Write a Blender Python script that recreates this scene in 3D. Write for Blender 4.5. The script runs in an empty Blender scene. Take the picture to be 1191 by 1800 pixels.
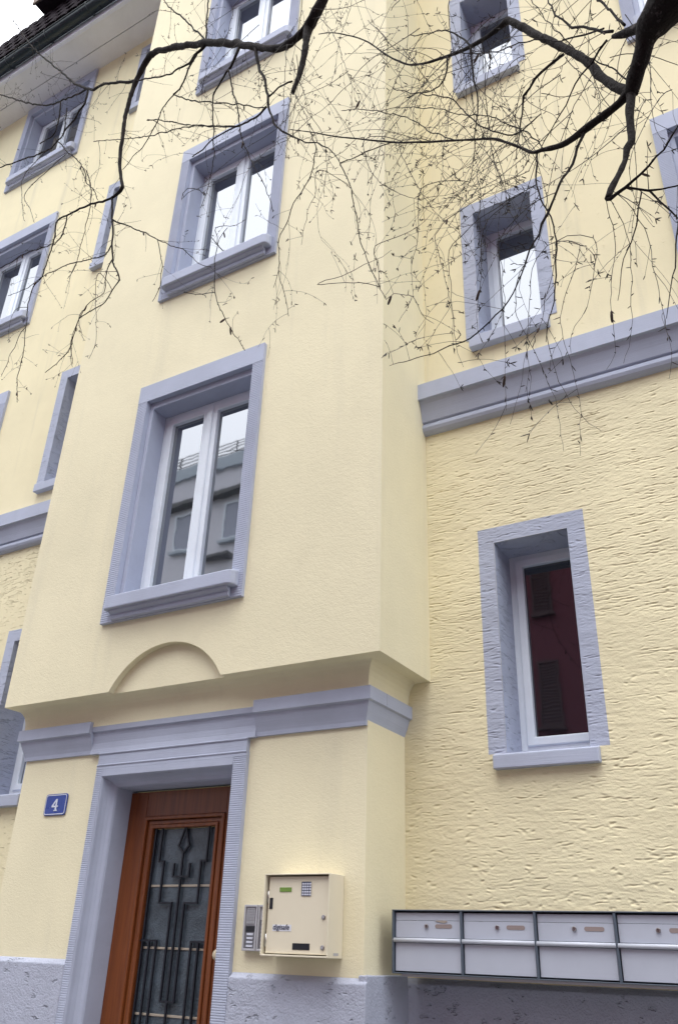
import bpy, bmesh, math, random
import numpy as np
from mathutils import Vector, Matrix, noise
random.seed(7)
C = bpy.context.scene.collection
CZ = 1.5                      # eye height; all heights below are measured from the eye and lifted by CZ

# ---------------------------------------------------------------- camera
cam_d = bpy.data.cameras.new('camera')
cam_d.sensor_fit = 'VERTICAL'; cam_d.sensor_height = 36.0; cam_d.lens = 29.3256
cam_d.clip_start = 0.05; cam_d.clip_end = 1000
cam = bpy.data.objects.new('camera', cam_d); C.objects.link(cam)
right = Vector((0.86222613, 0.50549488, 0.03226495))
down = Vector((-0.21201673, 0.41802125, -0.88334995))
fwd = Vector((-0.46001631, 0.7548067, 0.46760222))
m3 = Matrix((right, -down, -fwd)).transposed()
cam.matrix_world = Matrix.Translation((0, 0, CZ)) @ m3.to_4x4()
bpy.context.scene.camera = cam

# ---------------------------------------------------------------- sky, sun, exposure
SUN_EL, SUN_AZ = math.radians(68), math.radians(170)      # soft overcast light from high in front of the house
w = bpy.data.worlds.new('World'); bpy.context.scene.world = w; w.use_nodes = True
nt = w.node_tree; bg = nt.nodes['Background']
sky = nt.nodes.new('ShaderNodeTexSky'); sky.sky_type = 'NISHITA'; sky.sun_disc = False
sky.sun_elevation = SUN_EL; sky.sun_rotation = SUN_AZ
mx = nt.nodes.new('ShaderNodeMix'); mx.data_type = 'RGBA'; mx.inputs[0].default_value = 0.9
# white cloud cover with the brightness of an overcast sky: three times brighter overhead than at the horizon
tc = nt.nodes.new('ShaderNodeTexCoord'); sp = nt.nodes.new('ShaderNodeSeparateXYZ'); nt.links.new(tc.outputs['Generated'], sp.inputs[0])
mr = nt.nodes.new('ShaderNodeMapRange'); nt.links.new(sp.outputs[2], mr.inputs[0])
for i_, v_ in enumerate((0.0, 1.0, 5.2, 15.6)): mr.inputs[1+i_].default_value = v_
vm = nt.nodes.new('ShaderNodeVectorMath'); vm.operation = 'SCALE'; vm.inputs[0].default_value = (0.965, 0.985, 1.02)
nt.links.new(mr.outputs[0], vm.inputs['Scale']); nt.links.new(vm.outputs[0], mx.inputs[7])
nt.links.new(sky.outputs[0], mx.inputs[6]); nt.links.new(mx.outputs[2], bg.inputs[0])
bg.inputs[1].default_value = 0.1
sd = bpy.data.lights.new('sun', 'SUN'); sd.energy = 0.55; sd.angle = math.radians(25); sd.color = (1, 0.985, 0.95)
so = bpy.data.objects.new('sun', sd); C.objects.link(so)
sdir = Vector((math.sin(SUN_AZ) * math.cos(SUN_EL), math.cos(SUN_AZ) * math.cos(SUN_EL), math.sin(SUN_EL)))
so.rotation_euler = sdir.to_track_quat('Z', 'Y').to_euler(); so.location = (0, -5, 30)
vs = bpy.context.scene.view_settings
vs.view_transform = 'Standard'; vs.look = 'None'; vs.gamma = 1; vs.use_curve_mapping = False
vs.exposure = 1.44

# ---------------------------------------------------------------- mesh helpers
class MB:
    def __init__(s): s.v = []; s.f = []; s.sm = []; s.mi = []
    def quad(s, *p, mi=0):
        n = len(s.v); s.v += [tuple(q) for q in p]; s.f.append(tuple(range(n, n + len(p)))); s.sm.append(False); s.mi.append(mi)
        return s
    def box(s, x0, x1, y0, y1, z0, z1, mi=0):
        x0, x1 = sorted((x0, x1)); y0, y1 = sorted((y0, y1)); z0, z1 = sorted((z0, z1))
        n = len(s.v)
        s.v += [(x0,y0,z0),(x1,y0,z0),(x1,y1,z0),(x0,y1,z0),(x0,y0,z1),(x1,y0,z1),(x1,y1,z1),(x0,y1,z1)]
        for q in ((0,3,2,1),(4,5,6,7),(0,1,5,4),(1,2,6,5),(2,3,7,6),(3,0,4,7)):
            s.f.append(tuple(n + i for i in q)); s.sm.append(False); s.mi.append(mi)
        return s
    def ring(s, x0, x1, z0, z1, t, y0, y1, tb=None, mi=0):
        """rectangular frame in the x-z plane, member width t, depth y0..y1"""
        tb = t if tb is None else tb
        o = [(x0,z0),(x1,z0),(x1,z1),(x0,z1)]; i = [(x0+t,z0+tb),(x1-t,z0+tb),(x1-t,z1-t),(x0+t,z1-t)]
        n = len(s.v)
        for y in (y0, y1):
            s.v += [(a, y, b) for a, b in o] + [(a, y, b) for a, b in i]
        for k in range(4):
            l = (k + 1) % 4
            for q in ((k, l, 4+l, 4+k), (8+l, 8+k, 12+k, 12+l), (l, k, 8+k, 8+l), (4+k, 4+l, 12+l, 12+k)):
                s.f.append(tuple(n + j for j in q)); s.sm.append(False); s.mi.append(mi)
        return s
    def prism_x(s, prof, x0, x1, smooth=False):
        """closed (y,z) profile extruded along x with caps"""
        n = len(s.v); k = len(prof)
        s.v += [(x0, y, z) for y, z in prof] + [(x1, y, z) for y, z in prof]
        for i in range(k):
            j = (i + 1) % k
            s.f.append((n+i, n+j, n+k+j, n+k+i)); s.sm.append(smooth); s.mi.append(0)
        s.f.append(tuple(n + i for i in reversed(range(k)))); s.f.append(tuple(n + k + i for i in range(k)))
        s.sm += [False, False]; s.mi += [0, 0]
        return s
    def poly_y(s, pts, y0, y1):
        """closed (x,z) outline with depth y0..y1"""
        n = len(s.v); k = len(pts)
        s.v += [(x, y0, z) for x, z in pts] + [(x, y1, z) for x, z in pts]
        for i in range(k):
            j = (i + 1) % k
            s.f.append((n+i, n+j, n+k+j, n+k+i)); s.sm.append(False); s.mi.append(0)
        s.f.append(tuple(n + i for i in range(k))); s.f.append(tuple(n + k + i for i in reversed(range(k))))
        s.sm += [False, False]; s.mi += [0, 0]
        return s
    def sweep(s, prof, path_fn, smooth=False):
        """open profile; path_fn(offset) gives the horizontal path for that offset"""
        rows = [[(x, y, z) for x, y in path_fn(o)] for o, z in prof]
        n = len(s.v); k = len(rows[0])
        for r in rows: s.v += r
        for i in range(len(rows) - 1):
            for j in range(k - 1):
                a = n + i*k + j
                s.f.append((a, a+1, a+k+1, a+k)); s.sm.append(smooth); s.mi.append(0)
        return s
    def tube(s, P, R, sides=6, cap=True):
        n = len(s.v); m = len(P); up = None
        P = [Vector(p) for p in P]
        for i in range(m):
            t = (P[min(i+1, m-1)] - P[max(i-1, 0)])
            if t.length < 1e-7: t = Vector((0, 0, 1))
            t.normalize()
            if up is None:
                up = t.orthogonal().normalized()
            else:
                up = (up - t * up.dot(t))
                if up.length < 1e-5: up = t.orthogonal()
                up.normalize()
            b = t.cross(up)
            for k in range(sides):
                a = 2*math.pi*k/sides
                q = P[i] + (up*math.cos(a) + b*math.sin(a)) * R[i]
                s.v.append((q.x, q.y, q.z))
        for i in range(m-1):
            for k in range(sides):
                l = (k+1) % sides
                s.f.append((n+i*sides+k, n+i*sides+l, n+(i+1)*sides+l, n+(i+1)*sides+k)); s.sm.append(True); s.mi.append(0)
        if cap:
            s.f.append(tuple(n+k for k in reversed(range(sides)))); s.f.append(tuple(n+(m-1)*sides+k for k in range(sides)))
            s.sm += [False, False]; s.mi += [0, 0]
        return s
    def cyl_y(s, x, z, r, y0, y1, sides=16, r1=None):
        return s.tube([(x, y0, z), (x, y1, z)], [r, r if r1 is None else r1], sides)
    def build(s, name, mats, parent=None, bevel=0, seg=2, fix=True, raw=False, loc=None):
        me = bpy.data.meshes.new(name)
        org = Vector(parent['org']) if parent is not None else Vector((0, 0, 0))
        if loc is not None: org = Vector(loc)
        lift = Vector((0, 0, 0 if raw else CZ))
        me.from_pydata([tuple(Vector(p) + lift - org) for p in s.v], [], s.f)
        if fix:
            bm = bmesh.new(); bm.from_mesh(me)
            bmesh.ops.recalc_face_normals(bm, faces=bm.faces); bm.to_mesh(me); bm.free()
        me.polygons.foreach_set('use_smooth', s.sm)
        me.polygons.foreach_set('material_index', s.mi)
        if not isinstance(mats, (list, tuple)): mats = [mats]
        for m in mats: me.materials.append(m)
        me.update()
        o = bpy.data.objects.new(name, me); C.objects.link(o)
        if parent is not None:
            o.parent = parent; o['org'] = list(parent['org']) if loc is None else list(loc)
            if loc is not None: o.location = Vector(loc) - Vector(parent['org'])
        else:
            o['org'] = [0, 0, 0]
        if bevel:
            b = o.modifiers.new('bevel', 'BEVEL'); b.width = bevel; b.segments = seg; b.limit_method = 'ANGLE'; b.angle_limit = math.radians(40)
        return o

def thing(name, label, cat, loc, group=None):
    o = bpy.data.objects.new(name, None); C.objects.link(o); o.location = loc
    o.empty_display_size = 0.2
    o['label'] = label; o['category'] = cat; o['org'] = list(loc)
    if group: o['group'] = group
    return o
def structure(o): o['kind'] = 'structure'; return o
def copy_part(src, parent, dloc):
    c = src.copy(); C.objects.link(c); c.parent = parent
    c.location = Vector(src.location) + Vector(dloc)
    for ch in src.children:
        d = ch.copy(); C.objects.link(d); d.parent = c
    return c

# ---------------------------------------------------------------- materials
class NB:
    def __init__(s, name):
        s.m = bpy.data.materials.new(name); s.m.use_nodes = True; s.nt = s.m.node_tree
        s.p = s.nt.nodes['Principled BSDF']; s.out = s.nt.nodes['Material Output']
        s.co = s.nt.nodes.new('ShaderNodeTexCoord').outputs['Object']
    def n(s, t, **kw):
        o = s.nt.nodes.new(t)
        for k, v in kw.items(): setattr(o, k, v)
        return o
    def link(s, a, b): s.nt.links.new(a, b)
    def val(s, sock, v):
        if hasattr(v, 'is_output'): s.link(v, sock)
        else: sock.default_value = v
    def map(s, scale, rot=(0,0,0), src=None, loc=(0,0,0)):
        o = s.n('ShaderNodeMapping'); s.link(src or s.co, o.inputs[0])
        o.inputs['Scale'].default_value = scale; o.inputs['Rotation'].default_value = rot; o.inputs['Location'].default_value = loc
        return o.outputs[0]
    def noise(s, scale, detail=2, rough=0.5, co=None, dist=0.0):
        o = s.n('ShaderNodeTexNoise'); s.link(co or s.co, o.inputs['Vector'])
        o.inputs['Scale'].default_value = scale; o.inputs['Detail'].default_value = detail
        o.inputs['Roughness'].default_value = rough; o.inputs['Distortion'].default_value = dist
        return o.outputs['Fac']
    def ramp(s, f, a, b, lo=0.0, hi=1.0):
        o = s.n('ShaderNodeMapRange', interpolation_type='SMOOTHSTEP'); s.val(o.inputs[0], f)
        for i, v in enumerate((a, b, lo, hi)): o.inputs[1+i].default_value = v
        return o.outputs[0]
    def math(s, op, a, b=0.0, c=None):
        o = s.n('ShaderNodeMath', operation=op); s.val(o.inputs[0], a); s.val(o.inputs[1], b)
        if c is not None: s.val(o.inputs[2], c)
        return o.outputs[0]
    def mix(s, f, a, b):
        o = s.n('ShaderNodeMix', data_type='RGBA'); s.val(o.inputs[0], f); s.val(o.inputs[6], a); s.val(o.inputs[7], b)
        return o.outputs[2]
    def bump(s, h, strength, dist, normal=None):
        o = s.n('ShaderNodeBump'); s.link(h, o.inputs['Height']); o.inputs['Strength'].default_value = strength
        o.inputs['Distance'].default_value = dist
        if normal is not None: s.link(normal, o.inputs['Normal'])
        return o.outputs[0]
    def fin(s, color=None, rough=0.6, normal=None, spec=None, metal=None):
        if color is not None: s.val(s.p.inputs['Base Color'], color)
        s.val(s.p.inputs['Roughness'], rough)
        if normal is not None: s.link(normal, s.p.inputs['Normal'])
        if spec is not None: s.p.inputs['Specular IOR Level'].default_value = spec
        if metal is not None: s.p.inputs['Metallic'].default_value = metal
        return s.m
def c4(r, g, b): return (r, g, b, 1)
def c8(r, g, b):
    f = lambda u: ((u/255+0.055)/1.055)**2.4 if u > 10 else u/255/12.92
    return (f(r), f(g), f(b), 1)

CREAM = (0.780, 0.708, 0.482); PALE = (0.788, 0.726, 0.515); GREY = (0.415, 0.450, 0.562)

def wear(nb, col, amt=0.06, scale=1.3):
    a = nb.ramp(nb.noise(scale, 5, 0.6), 0.3, 0.7)
    d = tuple(v*(1-amt) for v in col) + (1,)
    u = tuple(min(1, v*(1+amt*0.6)) for v in col) + (1,)
    b = nb.ramp(nb.noise(scale*5.3, 4, 0.65), 0.50, 0.78, 0.0, amt*2.2)
    return nb.mix(b, nb.mix(a, d, u), tuple(v*0.72 for v in col) + (1,))

def rain_streaks(nb, col, amt=0.05):
    st = nb.ramp(nb.noise(1.0, 4, 0.65, nb.map((5, 5, 0.35))), 0.52, 0.75)
    return nb.mix(nb.math('MULTIPLY', st, amt*8), col, (0.50, 0.47, 0.37, 1))

def groove_height(nb, density=0.0):
    """drag-combed render: short horizontal scratches of uneven length"""
    wob = nb.noise(2.2, 2, 0.5)
    sep = nb.n('ShaderNodeSeparateXYZ'); nb.link(nb.co, sep.inputs[0])
    z = nb.math('ADD', sep.outputs[2], nb.math('MULTIPLY', wob, 0.10))
    cmb = nb.n('ShaderNodeCombineXYZ'); nb.link(sep.outputs[0], cmb.inputs[0]); nb.link(sep.outputs[1], cmb.inputs[1]); nb.link(z, cmb.inputs[2])
    co = cmb.outputs[0]
    dens = nb.math('ADD', nb.math('MULTIPLY', nb.ramp(sep.outputs[2], -0.1+CZ, 1.6+CZ, 0.055, -0.012), 1.0), nb.math('MULTIPLY', nb.math('SUBTRACT', nb.noise(1.9, 3), 0.5), 0.22))
    g = None
    for sc, thr, wd, off in (((6, 6, 70), 0.645, 0.04, 0), ((13, 13, 110), 0.655, 0.05, 3.1), ((3.0, 3.0, 60), 0.665, 0.03, 7.7)):
        nn = nb.noise(1.0, 2.5, 0.55, nb.map(sc, src=co, loc=(off, off, off)))
        t = nb.math('SUBTRACT', nn, nb.math('ADD', dens, thr + density))
        q = nb.ramp(t, 0.0, wd)
        g = q if g is None else nb.math('MAXIMUM', g, q)
    fine = nb.noise(95, 3, 0.6)
    mid = nb.noise(1.0, 3, 0.6, nb.map((14, 14, 26), src=co))
    h = nb.math('ADD', nb.math('MULTIPLY', fine, 0.10), nb.math('MULTIPLY', mid, 0.32))
    h = nb.math('SUBTRACT', h, nb.math('MULTIPLY', g, 0.9))
    return h, g

def mat_render_smooth():
    nb = NB('cream_fine_render')
    col = rain_streaks(nb, wear(nb, PALE, 0.05, 1.1), 0.02)
    h = nb.math('ADD', nb.math('MULTIPLY', nb.noise(120, 3, 0.7), 0.6), nb.math('MULTIPLY', nb.noise(42, 3, 0.6, nb.map((1, 1, 1.4))), 0.7))
    n = nb.bump(h, 0.42, 0.006)
    return nb.fin(col, 0.9, n, 0.2)
def mat_render_upper():
    nb = NB('cream_pitted_render')
    pit = nb.ramp(nb.noise(1.0, 3, 0.6, nb.map((26, 26, 40))), 0.63, 0.70)
    col = rain_streaks(nb, wear(nb, CREAM, 0.05, 1.0), 0.05)
    h = nb.math('SUBTRACT', nb.math('MULTIPLY', nb.noise(70, 3, 0.6), 0.35), nb.math('MULTIPLY', pit, 0.8))
    return nb.fin(col, 0.9, nb.bump(h, 0.6, 0.008), 0.2)
def mat_render_rough():
    nb = NB('cream_combed_render')
    h, g = groove_height(nb)
    col = wear(nb, CREAM, 0.06, 1.4)
    col = nb.mix(nb.math('MULTIPLY', g, 0.22), col, (0.60, 0.46, 0.28, 1))  # shade inside the scratches, painted in as a darker orange tone
    return nb.fin(col, 0.9, nb.bump(h, 1.0, 0.012), 0.2)
def mat_relief(name, col, amt, rough):
    nb = NB(name)
    h = nb.math('ADD', nb.math('MULTIPLY', nb.noise(110, 3, 0.65), 0.5), nb.math('MULTIPLY', nb.noise(1.0, 3, 0.6, nb.map((35, 35, 70))), 0.6))
    return nb.fin(wear(nb, col, amt, 1.4), rough, nb.bump(h, 0.45, 0.005), 0.2)
def mat_grey_rough():
    nb = NB('grey_paint_on_combed_render')
    h, g = groove_height(nb, -0.015)
    return nb.fin(wear(nb, GREY, 0.07, 3), 0.8, nb.bump(h, 0.9, 0.010), 0.25)
def mat_grey():
    nb = NB('grey_stone_paint')
    h = nb.math('ADD', nb.math('MULTIPLY', nb.noise(60, 3, 0.6), 0.4), nb.noise(1.0, 2, 0.5, nb.map((4, 4, 160))))
    return nb.fin(wear(nb, GREY, 0.07, 2.2), 0.72, nb.bump(h, 0.3, 0.0035), 0.3)
def mat_plinth():
    nb = NB('grey_plinth_render')
    vo = nb.noise(1.0, 3, 0.6, nb.map((13, 13, 24), src=None), 0.2)
    g = nb.ramp(vo, 0.62, 0.70)
    h = nb.math('ADD', nb.math('MULTIPLY', nb.noise(26, 4, 0.6), 0.5), nb.math('MULTIPLY', nb.noise(90, 3, 0.6), 0.45))
    h = nb.math('SUBTRACT', h, nb.math('MULTIPLY', g, 0.8))
    col = nb.mix(nb.math('MULTIPLY', g, 0.15), wear(nb, (0.41, 0.435, 0.53), 0.08, 3), (0.22, 0.24, 0.30, 1))
    return nb.fin(col, 0.8, nb.bump(h, 0.9, 0.014), 0.25)
def mat_simple(name, col, rough, metal=0, spec=None, bump=0.0, bs=60, amt=0.04):
    nb = NB(name)
    n = nb.bump(nb.noise(bs, 3, 0.6), bump, 0.003) if bump else None
    r = nb.ramp(nb.noise(6, 4, 0.6), 0.3, 0.7, max(0.02, rough-0.08), min(1, rough+0.08))
    return nb.fin(wear(nb, col, amt, 4), r, n, spec, metal)
def mat_glass(name, ior, tint=(0.012, 0.014, 0.018)):
    nb = NB(name)
    nb.nt.nodes.remove(nb.p)
    d = nb.n('ShaderNodeBsdfDiffuse'); d.inputs[0].default_value = tint + (1,)
    g = nb.n('ShaderNodeBsdfGlossy'); g.inputs['Roughness'].default_value = 0.025; g.inputs[0].default_value = (0.93, 0.95, 1.0, 1)
    wav = nb.bump(nb.noise(3.2, 2, 0.4), 0.028, 0.02); nb.link(wav, g.inputs['Normal'])
    f = nb.n('ShaderNodeFresnel'); f.inputs[0].default_value = ior
    m = nb.n('ShaderNodeMixShader'); nb.link(f.outputs[0], m.inputs[0]); nb.link(d.outputs[0], m.inputs[1]); nb.link(g.outputs[0], m.inputs[2])
    nb.link(m.outputs[0], nb.out.inputs[0])
    return nb.m
def mat_patterned_glass():
    nb = NB('hammered_door_glass')
    v = nb.n('ShaderNodeTexVoronoi'); nb.link(nb.co, v.inputs['Vector']); v.inputs['Scale'].default_value = 85
    h = nb.math('ADD', nb.math('MULTIPLY', v.outputs[0], 0.7), nb.math('MULTIPLY', nb.noise(150, 2), 0.5))
    n = nb.bump(h, 0.55, 0.004)
    return nb.fin(wear(nb, (0.058, 0.076, 0.095), 0.45, 5), 0.25, n, 0.6)
def mat_wood():
    nb = NB('varnished_oak')
    st = nb.noise(1.0, 5, 0.65, nb.map((26, 26, 1.3)), 0.4)
    fi = nb.noise(1.0, 3, 0.6, nb.map((150, 150, 4)))
    f = nb.math('ADD', nb.math('MULTIPLY', st, 0.75), nb.math('MULTIPLY', fi, 0.25))
    cr = nb.n('ShaderNodeValToRGB'); nb.link(nb.ramp(f, 0.3, 0.7), cr.inputs[0])
    e = cr.color_ramp.elements; e[0].color = (0.125, 0.032, 0.008, 1); e[1].color = (0.225, 0.066, 0.016, 1)
    return nb.fin(cr.outputs[0], 0.38, nb.bump(fi, 0.12, 0.002), 0.45)
def mat_bark():
    nb = NB('birch_bark')
    sp = nb.noise(9, 5, 0.7)
    pale = nb.ramp(nb.noise(38, 4, 0.7), 0.60, 0.70)
    col = nb.mix(sp, (0.006, 0.005, 0.005, 1), (0.024, 0.018, 0.017, 1))
    col = nb.mix(nb.math('MULTIPLY', pale, 0.6), col, (0.10, 0.085, 0.085, 1))
    h = nb.math('ADD', nb.noise(60, 4, 0.7), nb.noise(1.0, 3, 0.6, nb.map((90, 90, 30))))
    return nb.fin(col, 0.85, nb.bump(h, 0.9, 0.01), 0.15)

M = dict(
    relief=mat_relief('cream_dragged_render', CREAM, 0.06, 0.9), reliefgrey=mat_relief('grey_paint_on_dragged_render', GREY, 0.07, 0.8),
    smooth=mat_render_smooth(), upper=mat_render_upper(), rough=mat_render_rough(), grey=mat_grey(), greyrough=mat_grey_rough(), plinth=mat_plinth(),
    white=mat_simple('white_window_paint', (0.74, 0.80, 0.87), 0.4, spec=0.4),
    glass=mat_glass('window_glass', 3.7), dark_glass=mat_glass('dark_window_glass', 2.15, (0.006, 0.007, 0.010)), doorglass=mat_patterned_glass(), wood=mat_wood(), bark=mat_bark(),
    iron=mat_simple('black_wrought_iron', (0.008, 0.009, 0.016), 0.45, spec=0.4, bump=0.2),
    putty=mat_simple('pale_glazing_putty', (0.36, 0.31, 0.25), 0.6),
    twig=mat_simple('brown_birch_twig', (0.021, 0.015, 0.013), 0.8),
    farpane=mat_simple('far_window_pane', (0.32, 0.34, 0.42), 0.4),
    soffit=mat_simple('grey_painted_boards', (0.78, 0.775, 0.78), 0.7, bump=0.2), fascia=mat_simple('pale_fascia_paint', (0.75, 0.77, 0.84), 0.6),
    gutter=mat_simple('dark_green_metal', (0.010, 0.020, 0.026), 0.35, spec=0.5), tile=mat_simple('dark_clay_tile', (0.020, 0.015, 0.019), 0.95, spec=0.05, bump=0.5, bs=40, amt=0.3),
    board=mat_simple('weathered_roof_board', (0.20, 0.15, 0.115), 0.8, bump=0.4),
    safe=mat_simple('cream_powder_coat', (0.70, 0.64, 0.50), 0.42, spec=0.4, bump=0.12, bs=200, amt=0.015), black=mat_simple('black_plastic', (0.012, 0.013, 0.018), 0.35), steel=mat_simple('brushed_steel', (0.45, 0.44, 0.43), 0.35, metal=1),
    lcd=mat_simple('green_display', (0.16, 0.27, 0.05), 0.25), keycap=mat_simple('pale_key', (0.55, 0.57, 0.66), 0.5), sticker=mat_simple('white_sticker', (0.66, 0.67, 0.72), 0.5), ink=mat_simple('dark_blue_ink', (0.012, 0.018, 0.06), 0.5),
    alu=mat_simple('grey_aluminium', (0.43, 0.43, 0.46), 0.5, metal=0.15), panelgrey=mat_simple('grey_bell_plate', (0.15, 0.15, 0.17), 0.5),
    box=mat_simple('silver_grey_enamel', (0.45, 0.48, 0.56), 0.38, spec=0.45, amt=0.03), frame=mat_simple('slate_grey_enamel', (0.085, 0.105, 0.135), 0.4, spec=0.4),
    grip=mat_simple('bright_aluminium_edge', (0.52, 0.55, 0.62), 0.4, metal=0.0), slot=mat_simple('brown_name_slip', (0.27, 0.215, 0.205), 0.6), paper=mat_simple('torn_paper', (0.34, 0.29, 0.25), 0.8),
    enamel=mat_simple('blue_enamel', (0.022, 0.050, 0.27), 0.25, spec=0.5), enamelwhite=mat_simple('white_enamel', (0.62, 0.65, 0.75), 0.3), knob=mat_simple('cream_knob', (0.55, 0.47, 0.33), 0.35),
    asphalt=mat_simple('asphalt', (0.05, 0.05, 0.052), 0.9, bump=0.8, bs=120, amt=0.2), paving=mat_simple('concrete_paving', (0.20, 0.196, 0.19), 0.9, bump=0.5, bs=80, amt=0.12), kerb=mat_simple('granite_kerb', (0.3, 0.3, 0.3), 0.8, bump=0.4),
    greyhouse=mat_simple('grey_house_render', (0.66, 0.66, 0.72), 0.9, bump=0.3), greyband=mat_simple('pale_blue_parapet', (0.42, 0.48, 0.54), 0.7), redhouse=mat_simple('dark_red_render', (0.19, 0.06, 0.085), 0.9, bump=0.3), shutter=mat_simple('brown_shutter', (0.11, 0.068, 0.075), 0.6),
    rail=mat_simple('grey_rail', (0.06, 0.06, 0.07), 0.5, metal=0.5), flat=mat_simple('flat_roof_felt', (0.12, 0.12, 0.12), 0.95), catkin=mat_simple('dry_catkin', (0.045, 0.026, 0.02), 0.9, bump=0.6, bs=300),
)

# ================================================================ ground
g = MB().quad((-300, -300, 0), (300, -300, 0), (300, 300, 0), (-300, 300, 0)).build('ground', M['asphalt'], raw=True); structure(g)
structure(MB().quad((-60, -7.6, 0.004), (60, -7.6, 0.004), (60, 2.0, 0.004), (-60, 2.0, 0.004)).build('road', M['asphalt'], raw=True))
structure(MB().box(-60, 60, 2.15, 14, -0.05, 0.12).build('pavement', M['paving'], raw=True))
structure(MB().box(-60, 60, 2.0, 2.147, -0.05, 0.125).build('kerb', M['kerb'], raw=True, bevel=0.015))
structure(MB().box(-60, 60, -30, -7.75, -0.05, 0.12).build('pavement', M['paving'], raw=True))
structure(MB().box(-60, 60, -7.747, -7.6, -0.05, 0.125).build('kerb', M['kerb'], raw=True, bevel=0.015))

# ================================================================ the cream apartment house
RW = 4.675                                  # plane of the set-back wall
XL, XR = -5.256, -2.135                     # bay corners
BX0, BX1 = -14.0, 5.5                       # ends of the house
EAVE = 11.17
house = thing('apartment_building', 'pale cream apartment building with a projecting bay over the entrance and grey stone trim', 'building', (-3.78, RW, 0.0))

def wall_sheet(mb, x0, x1, z0, z1, holes, y):
    xs = sorted({x0, x1} | {h for q in holes for h in q[:2] if x0 < h < x1})
    zs = sorted({z0, z1} | {h for q in holes for h in q[2:] if z0 < h < z1})
    for i in range(len(xs)-1):
        for j in range(len(zs)-1):
            cx, cz = (xs[i]+xs[i+1])/2, (zs[j]+zs[j+1])/2
            if any(a < cx < b and c < cz < d for a, b, c, d in holes): continue
            mb.quad((xs[i], y, zs[j]), (xs[i+1], y, zs[j]), (xs[i+1], y, zs[j+1]), (xs[i], y, zs[j+1]))
    return mb

NARROW = [(-1.775, -1.08, 1.045, 2.495), (-1.785, -1.095, 4.085, 5.48), (-1.79, -1.115, 6.965, 8.36)]
NARROW_L = [(-6.310, -5.615, 1.045, 2.495), (-6.41, -5.69, 4.04, 5.46), (-6.34, -5.62, 6.965, 8.30), (-6.31, -5.60, 9.70, 11.0)]
WIDE = [(-0.25, 1.15, 3.79, 5.575), (-0.29, 1.15, 6.545, 8.37)]
WIDE_L = [(-8.66, -7.24, 3.79, 5.49), (-8.66, -7.22, 6.47, 8.31), (-8.60, -7.17, 9.40, 11.165)]
BAYW = [(-4.385, -3.135, 2.022, 4.095), (-4.370, -3.125, 5.030, 6.965), (-4.350, -3.115, 7.830, 9.75)]

def inner(q, d): return (q[0]+d, q[1]-d, q[2], q[3]-d)
holes = [inner(q, 0.108) for q in NARROW + NARROW_L] + [(q[0]+0.03, q[1]-0.03, q[2]+0.03, q[3]-0.03) for q in WIDE + WIDE_L]
LOWZ = 3.50
mb = MB()
wall_sheet(mb, BX0, XL+0.15, -0.10, LOWZ, holes, RW).build('rough_wall', M['rough'], house, fix=False)
wall_sheet(MB(), -0.20, BX1, -0.05, LOWZ, holes, RW).build('rough_wall', M['rough'], house, fix=False)
mb = MB()
wall_sheet(mb, BX0, XL+0.05, LOWZ, EAVE, holes, RW); wall_sheet(mb, XR-0.05, BX1, LOWZ, EAVE, holes, RW)
mb.quad((BX0, RW, -0.05), (BX0, RW, EAVE), (BX0, RW+9, EAVE), (BX0, RW+9, -0.05)); mb.quad((BX1, RW, -0.05), (BX1, RW, EAVE), (BX1, RW+9, EAVE), (BX1, RW+9, -0.05))
mb.quad((BX0, RW+9, -1.4), (BX1, RW+9, -1.4), (BX1, RW+9, EAVE), (BX0, RW+9, EAVE))
mb.build('pitted_wall', M['upper'], house, fix=False)

# ---- the dragged render right of the bay is modelled: every scratch is a groove in the surface
W1 = NARROW[0]; W1I = (W1[0]+0.108, W1[1]-0.108, W1[2], W1[3]-0.108)
RX0, RX1, RZ0, RZ1 = XR-0.2, -0.20, -0.12, 3.42
def steps(keys, d):
    out = []
    for a, b in zip(keys, keys[1:]):
        n = max(1, int(round((b-a)/d))); out += [a + (b-a)*i/n for i in range(n)]
    return np.array(out + [keys[-1]])
gx = steps([RX0, W1[0], W1I[0], W1I[1], W1[1], RX1], 0.0056); gz = steps([RZ0, W1[2], W1I[3], W1[3], RZ1], 0.0031)
rg = np.random.default_rng(5)
def lump(cx_, cz_):
    """smooth value noise with cells of cx_ by cz_ metres"""
    nx_, nz_ = int((RX1-RX0)/cx_)+3, int((RZ1-RZ0)/cz_)+3
    t = rg.standard_normal((nz_, nx_))
    u = (gx-RX0)/cx_; v = (gz-RZ0)/cz_; i = u.astype(int); j = v.astype(int); fu = u-i; fv = v-j
    fu = fu*fu*(3-2*fu); fv = (fv*fv*(3-2*fv))[:, None]
    a = t[j][:, i]*(1-fu) + t[j][:, i+1]*fu; b = t[j+1][:, i]*(1-fu) + t[j+1][:, i+1]*fu
    return a*(1-fv) + b*fv
H = 0.0011*lump(0.21, 0.13) + 0.00045*lump(0.06, 0.022) + 0.0004*lump(0.025, 0.009) + 0.00025*lump(0.012, 0.006)
dens = lump(0.35, 0.25)
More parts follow.
